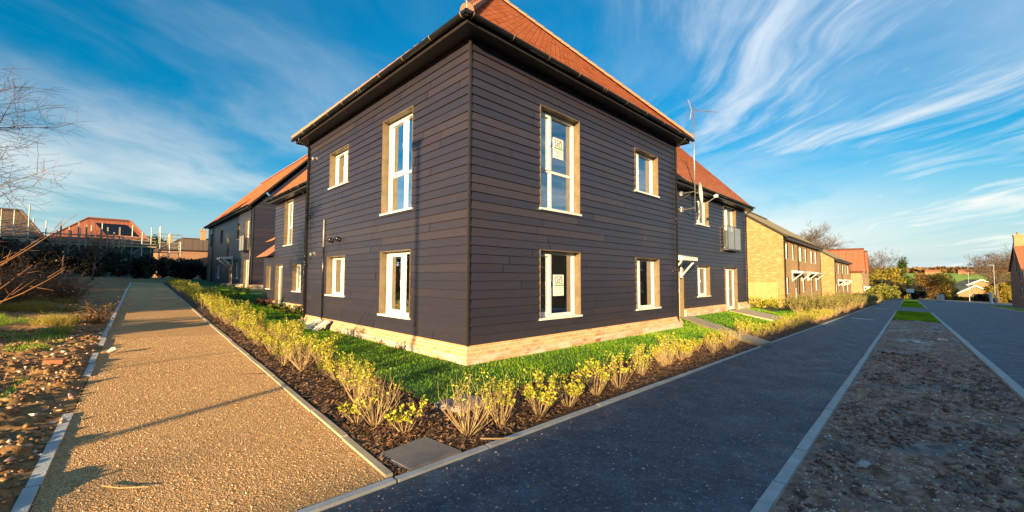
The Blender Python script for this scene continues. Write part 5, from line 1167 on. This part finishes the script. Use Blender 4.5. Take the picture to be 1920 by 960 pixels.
hip_house('old_house', -67.4, 79.2, 38, 12.5, 8, 1.6, 5.0, 2.8, (3.0, 3.0), 'brick_red', 'tile_old', 'old red brick house with brown roof and tall chimney between hedge and black building', chimneys=((6.4, 9.6),))
hip_house('old_house', -73.2, 82.1, 40, 9, 8, 1.6, 4.8, 1.9, (2.5, 2.5), 'brick_orange', 'tile_old', 'old orange brick house partly hidden behind the hedge with a low chimney', chimneys=((3.8, 8.4),))
leafy('evergreen_tree', (-79.5, 92, 1.4), 10.2, 2.8, 2.6, 9, 5000, .35, 'leaf_conifer', 'rounded evergreen tree behind the old brick houses', 'tree')
hd = [(-52, 42, 4.2, 3.6), (-47, 42.5, 3.9, 3.2), (-42.5, 43, 3.2, 3.0), (-38.5, 43.5, 2.5, 2.6), (-35.5, 44.5, 2.4, 2.2), (-32.5, 46, 2.0, 2.4), (-29.5, 47.5, 2.3, 2.2), (-57, 41, 3.8, 3.4), (-62, 40, 3.4, 3.2)]
HD = ['dark hedge bush below the scaffold, %s' % t for t in ('second from the left', 'behind the thin tree', 'right of the thin tree', 'under the deck end')] + ['low dark bush before the old brick house, %s of three' % t for t in ('left', 'middle', 'right')] + ['dark hedge bush at the far left', 'outermost dark hedge bush at left']
for i, (x, y, h, r) in enumerate(hd): leafy('hedge_bush', (x, y, Tz(x, y) - .1), h * 1.0, r, 2.0, 200 + i, 7000, .22, 'leaf_dark', HD[i], 'bush', 'dark hedge bushes', base=0, nclump=60, twigs=26)
bare_tree((-33.5, 33.0, Tz(-33.5, 33)), 5.4, 5, 'thin bare tree standing on the soil before the dark hedge', levels=4, r0=.07, n=4)
bare_tree((-43.5, 40.0, Tz(-43, 40)), 6.8, 8, 'slender bare tree poking above the hedge in front of the red roof', levels=4, r0=.06, n=3)
bare_tree((-47.5, 40.0, Tz(-47, 40)), 5.2, 18, 'bare bushy tree at the left end of the dark hedge', levels=4, r0=.06, n=3)
# overhanging twiggy tree at the left edge
bare_tree((-11.0, 6.1, Tz(-11.0, 6.1)), 8.2, 77, 'bare twiggy tree reaching in from the left edge', mat='bark_red', levels=5, r0=.10, n=4, spread=.60, droop=.35, splits=(4, 5), lenf=.70, rmin=.0022)
# bramble stems, brush and dry bushes at left
e = empty('bramble', (-5.15, 4.45, Tz(-5.15, 4.4))); tag(e, 'arching orange brown bramble stems at the left edge', 'bramble'); rb = random.Random(4)
for i, (dx, dy, z0, z1, L) in enumerate(((.0, .0, 1.35, 2.05, 1.15), (-.1, .1, 1.5, 1.75, .8), (.0, .2, 1.2, 1.45, .9), (-.2, .2, .9, 1.3, .7), (-.35, .3, 1.15, 1.5, .8))):
    m = M(); p0 = Vector((-.7 + dx, dy - .3, z0 - .3)); p3 = p0 + Vector((L * 1.0, L * .25, z1 - z0 + .25)); p1 = p0.lerp(p3, .35) + Vector((0, 0, -.05)); p2 = p0.lerp(p3, .7) + Vector((0, 0, -.06)); q0 = p0 - Vector((.6, 0, z0 * .8)); ctl = [q0, q0, p0, p1, p2, p3, p3]; cv = []
    for c_ in range(1, 5):
        for t_ in np.linspace(0, 1, 5)[:-1]: a_, b_, d_, e_ = ctl[c_ - 1:c_ + 3]; cv.append(.5 * ((2 * b_) + (d_ - a_) * t_ + (2 * a_ - 5 * b_ + 4 * d_ - e_) * t_ ** 2 + (3 * b_ - a_ - 3 * d_ + e_) * t_ ** 3) + Vector((0, 0, rb.uniform(-.006, .006))))
    cv.append(p3); m.tube(cv, list(np.linspace(.009, .0018, len(cv))), 5, cap=False)
    for j in range(4): q = p1.lerp(p3, j / 4); m.tube([q, q + Vector((rb.uniform(.05, .2), rb.uniform(-.1, .1), rb.uniform(-.05, .18)))], [.004, .0015], 4, cap=False)
    m.build('stem', 'bramble_stem', e)
def twiggy(loc, h, r, seed, label, n=260, leaf='leaf_brown', nl=900, group=None, mat='bark_red'):
    rq = random.Random(seed); e = empty('bramble_bush', loc); tag(e, label, 'bush', group); m = M(); cs = []
    for i in range(n):
        a = rq.uniform(0, 6.28); q = Vector((math.cos(a), math.sin(a), 0)) * rq.uniform(0, .5) * r; pts = [q]; d = Vector((rq.gauss(0, .5), rq.gauss(0, .5), 1)).normalized(); p_ = q
        for j in range(4): d = (d + Vector((rq.gauss(0, .22), rq.gauss(0, .22), -.16 * j))).normalized(); p_ = p_ + d * h * rq.uniform(.22, .38); pts.append(p_); cs.append(tuple(p_))
        m.tube(pts, [.007, .006, .005, .003, .002], 3, cap=False)
    m.build('stems', mat, e); g = np.random.RandomState(seed); c_ = np.array(cs); k_ = g.randint(0, len(c_), nl); V, F, rn = leaf_faces(c_[k_] + g.randn(nl, 3) * .06, .05, g, .6); np_mesh('leaves', V, F, leaf, e, rnd=rn); return e
for i, (a_, b_, h, r, lb) in enumerate(((15, 4.9, 1.3, 1.3, 'tangled brown bramble bush nearest the left edge'), (17, 4.4, 1.3, 1.3, 'tangled brown bramble bush behind the dry grass'), (18.6, 3.5, .9, 1.0, 'low tangled bramble bush beside the path, in front of the thin tree'), (20.5, 4.8, 1.6, 1.6, 'larger brown bramble bush farther along the left brush'), (24, 4.2, 1.1, 1.5, 'bramble bush at the far right of the left brush'), (24, 7.2, 1.9, 2.4, 'farthest tall bramble bush at left'), (19, 7.5, 2.0, 2.2, 'tall brown bramble bush behind the others at the left edge'))):
    x, y = pxy(a_, b_); twiggy((x, y, Tz(x, y)), h, r, 300 + i, lb, n=260 if i < 3 else 190, nl=1600, group='bramble bushes at left')
twiggy((-10.0, 10.0, Tz(-10, 10)), .5, .35, 340, 'small orange brown dead plant on the soil beside the path', n=60, nl=200)
# off-frame hedges and trees on the left that shade path end, far lawn and hedge
for i, (x, y, h, r) in enumerate(((-10.6, 4.4, 1.2, .7), (-15.5, 7.5, 2.3, 1.6), (-18, 9.5, 2.6, 1.8), (-21, 11.5, 3.0, 2.0), (-24, 13.5, 3.4, 2.2), (-28, 15.5, 3.8, 2.4))):
    leafy('hedge_bush', (x, y, Tz(x, y)), h, r * 1.3, r, 400 + i, 5000, .16, 'leaf_dark', 'dense hedge bush outside the left edge, number %d from the path' % (i + 1), 'bush', 'hedge bushes outside the left edge', base=0, nclump=60)
for i, (x, y) in enumerate(((-36, -2), (-41, 0), (-46, 2), (-51, 4), (-56, 6), (-61, 8), (-66, 10), (-72, 12), (-78, 14))):
    leafy('evergreen_tree', (x, y, Tz(x, y)), 13.0, 3.6, 3.2, 420 + i, 12000, .55, 'leaf_dark', 'tall dense evergreen in the row beyond the left edge, number %d from the path' % (i + 1), 'tree', 'evergreens beyond the left edge', base=0, nclump=90, shape='box' )

# ------------------------------------------------------------------ right background
bare_tree((67.0, 93, -2.6), 19.5, 31, 'broad bare tree rising behind the brown roofed brick terrace', levels=5, r0=.34, n=3, spread=.55, splits=(3, 5), rmin=.022); bare_tree((74, 97, -2.6), 15, 36, 'smaller bare tree right of the broad one behind the terrace', levels=5, r0=.28, n=3, splits=(3, 4), rmin=.022)
bare_tree((113.5, 130, -5), 20.5, 33, 'bare tree behind the red roofed brick houses', levels=5, r0=.34, n=3, splits=(3, 4), spread=.6, rmin=.026)
bare_tree((121, 103, -4), 16, 35, 'bare spreading tree beside the right hand house', levels=5, r0=.3, n=3, splits=(3, 4), spread=.6, rmin=.024); bare_tree((127, 104, -4), 18, 37, 'bare ivy wrapped tree partly hidden by the chimney house', levels=5, r0=.32, n=3, splits=(3, 4), spread=.6, rmin=.024)
for i, (x, y, h, r, mt, lb) in enumerate(((122.5, 104, 5.6, 2.4, 'leaf_gold', 'golden undergrowth below the spreading bare tree'), (128, 108, 8.0, 3.6, 'leaf_gold', 'golden green tree beside the chimney house'))): leafy('garden_tree', (x, y, -4.3), h, r, r, 540 + i, 5000, .35, mt, lb, 'tree', base=.0, nclump=50)
leafy('conifer', (111, 121, -4.3), 12.2, 4.2, 4.2, 51, 9000, .5, 'leaf_gold', 'pointed golden green conifer at the end of the street', 'tree', shape='cone', base=.02, nclump=90)
leafy('conifer', (107, 121, -4.3), 9.0, 3.4, 3.4, 55, 6000, .5, 'leaf_gold', 'shorter golden conifer left of the pointed one', 'tree', shape='cone', base=.02, nclump=70)
leafy('conifer', (116.5, 123, -4.5), 12.6, 3.0, 3.0, 52, 8000, .45, 'leaf_conifer', 'narrow dark green conifer at the end of the street', 'tree', shape='cone', base=.02, nclump=80)
for i, (x, y, h, r, mt, lb) in enumerate(((122, 123, 8.4, 4.0, 'leaf_brown', 'rust coloured round tree beyond the footpath end'), (130, 126, 8.6, 4.2, 'leaf_gold', 'golden bushy tree left of the green field'), (131.5, 129, 8.0, 3.2, 'leaf_gold', 'smaller golden tree right of the golden bushy one'))):
    leafy('garden_tree', (x, y, -5.0), h, r, r, 500 + i, 7000, .4, mt, lb, 'tree', base=.05, nclump=60)
for i, (s_, p_, h, mt, lb) in enumerate(((108, -1.6, 2.2, 'leaf_olive', 'olive hedge bush left of the footpath, nearest'), (114, -1.6, 3.2, 'leaf_olive', 'olive hedge bush left of the footpath, middle'), (121, -2.6, 4.2, 'leaf_dark', 'tall dark hedge bush left of the footpath end'), (128, -1.0, 4.2, 'leaf_dark', 'dark hedge bush behind the notice board'), (131, 3, 3.6, 'leaf_dark', 'dark hedge bush right of the notice board'))):
    x, y = sxy(s_, p_); leafy('hedge_bush', (x, y, Tz(x, y) - .1), h, 3.6, 3.0, 520 + i, 5000, .3, mt, lb, 'bush', 'hedge at the footpath end', base=0, nclump=50)
def hedge_run(p0, p1, label, h=2.4, mat='leaf_dark', sd=1):
    x0, y0 = p0; x1, y1 = p1; L = math.hypot(x1 - x0, y1 - y0); g = np.random.RandomState(sd); n = 16000; u = g.rand(n) * L; w = (g.rand(n) - .5) * 2.2; z = g.rand(n) * h * (1 - .12 * g.rand(n)); e = empty('hedge', (x0, y0, Tz(x0, y0))); tag(e, label, 'hedge')
    dx, dy = (x1 - x0) / L, (y1 - y0) / L; pts = np.stack([u * dx - w * dy, u * dy + w * dx, z + T(x0 + u * dx, y0 + u * dy) - Tz(x0, y0)], -1); V, F, r = leaf_faces(pts, .42, g, .7); np_mesh('foliage', V, F, mat, e, rnd=r)
hedge_run((137, 122), (128, 92), 'long clipped dark hedge right of the road end', 2.5, sd=3); hedge_run((114, 131), (141, 124), 'straw coloured hedge across the road end', 1.6, 'leaf_gold', 4)
simple('brick_dull', (.34, .19, .10), (.28, .15, .08), .85, 1.5)
def bungalow(x, y, base, w, d, h, rise, rot, label, roof='tile_brown'):
    e = empty('bungalow', (x, y, base), rot); tag(e, label, 'house'); m = M(); F = ((0, 0), (1, 0), (0, -1)); wall(m, F, 0, w, -2, h, [(w * .35, w * .65, .9, 2.0)]); m.face([(0, 0, h), (w, 0, h), (w / 2, 0, h + rise)])
    wall(m, ((0, 0), (0, 1), (-1, 0)), 0, d, -2, h, []); wall(m, ((w, 0), (0, 1), (1, 0)), 0, d, -2, h, []); wall(m, ((0, d), (1, 0), (0, 1)), 0, w, -2, h, []); m.build('wall', 'brick_dull', e)
    window(e, F, w * .35, w * .65, .9, 2.0, lights=(.33, .67), glass='glass_dark', lod=0, depth=.05)
    r = M(); s = rise / (w / 2)
    for u in (-.5, w + .5): roof_plane(r, P(*F, u, h - .5 * s, .5), P(*F, u, h - .5 * s, -d), P(*F, w / 2, h + rise, -d), P(*F, w / 2, h + rise, .5), False)
    r.build('roof', roof, e); b = M()
    for u in (-.5, w + .5): b.hexa([P(*F, u, h - .5 * s - .35, .52), P(*F, w / 2, h + rise - .3, .52), P(*F, w / 2, h + rise - .3, .6), P(*F, u, h - .5 * s - .35, .6), P(*F, u, h - .5 * s + .05, .52), P(*F, w / 2, h + rise + .1, .52), P(*F, w / 2, h + rise + .1, .6), P(*F, u, h - .5 * s + .05, .6)])
    b.build('bargeboard', 'white_upvc', e)
bungalow(160.5, 149, -6.0, 8.6, 14, 2.9, 2.6, -.5, 'nearer bungalow with white gable boards in the valley'); bungalow(166, 156, -5.6, 15, 16, 3.2, 4.0, -.6, 'wide orange brick bungalow behind the smaller one'); bungalow(150, 160, -6.5, 10, 12, 3.0, 3.0, .9, 'grey roofed bungalow left in the valley', 'tile_old')
# green field and far woods
def fieldfn(u, v):
    x = 250 + u; y = 250 + v; return x, y, T(x, y) + .15
grid('field', fr(0, 300, 12), fr(-60, 250, 12), lambda u, v: (300 + u, 260 + v, T(300 + u, 260 + v) + .2), 'field')
def woods(name, cx, cy, n, spread, h, mat, label, sd, size=3.0, ang=0):
    g = np.random.RandomState(sd); u = (g.rand(n) - .5) * spread; v = g.randn(n) * 10; x = cx + u * math.cos(ang) - v * math.sin(ang); y = cy + u * math.sin(ang) + v * math.cos(ang)
    hh = h * (.55 + .45 * fbm(u * .03 + sd, u * 0 + 2.2, 4)); z = T(x, y) + g.rand(n) * hh; V, F, r = leaf_faces(np.stack([x, y, z], -1), size, g, .8); tag(np_mesh(name, V, F, mat, rnd=r), label, 'woods', kind='stuff')
woods('far_woods', 560, 500, 26000, 900, 7, 'leaf_brown', 'far brown wooded ridge on the right horizon', 1, 4, rad(130)); woods('field_hedgerow', 290, 262, 9000, 330, 5, 'leaf_olive', 'olive hedgerow along the near edge of the green field', 2, 2.2, rad(130))
woods('valley_trees', 215, 215, 9000, 130, 7, 'leaf_gold', 'golden trees in the valley beyond the street', 3, 1.8, rad(135)); woods('left_woods', -160, 170, 14000, 420, 9, 'leaf_dark', 'dark distant trees on the left horizon', 4, 3, rad(30))
for i, (x, y, w) in enumerate(((470, 435, 14), (486, 420, 18), (505, 405, 12), (452, 452, 12))):
    e = empty('distant_house', (x, y, Tz(x, y)), -.78); tag(e, 'distant red brick farm building on the ridge, %s' % ('second from left', 'third from left', 'rightmost', 'leftmost')[i], 'house', 'distant buildings on the ridge')
    m = M(); m.box(0, w, 0, 8, -2, 3.2); m.build('wall', 'brick_red', e); r = M(); roof_plane(r, (0, 0, 3.2), (w, 0, 3.2), (w, 4, 5.4), (0, 4, 5.4), False); roof_plane(r, (w, 8, 3.2), (0, 8, 3.2), (0, 4, 5.4), (w, 4, 5.4), False); r.build('roof', 'tile_red', e)
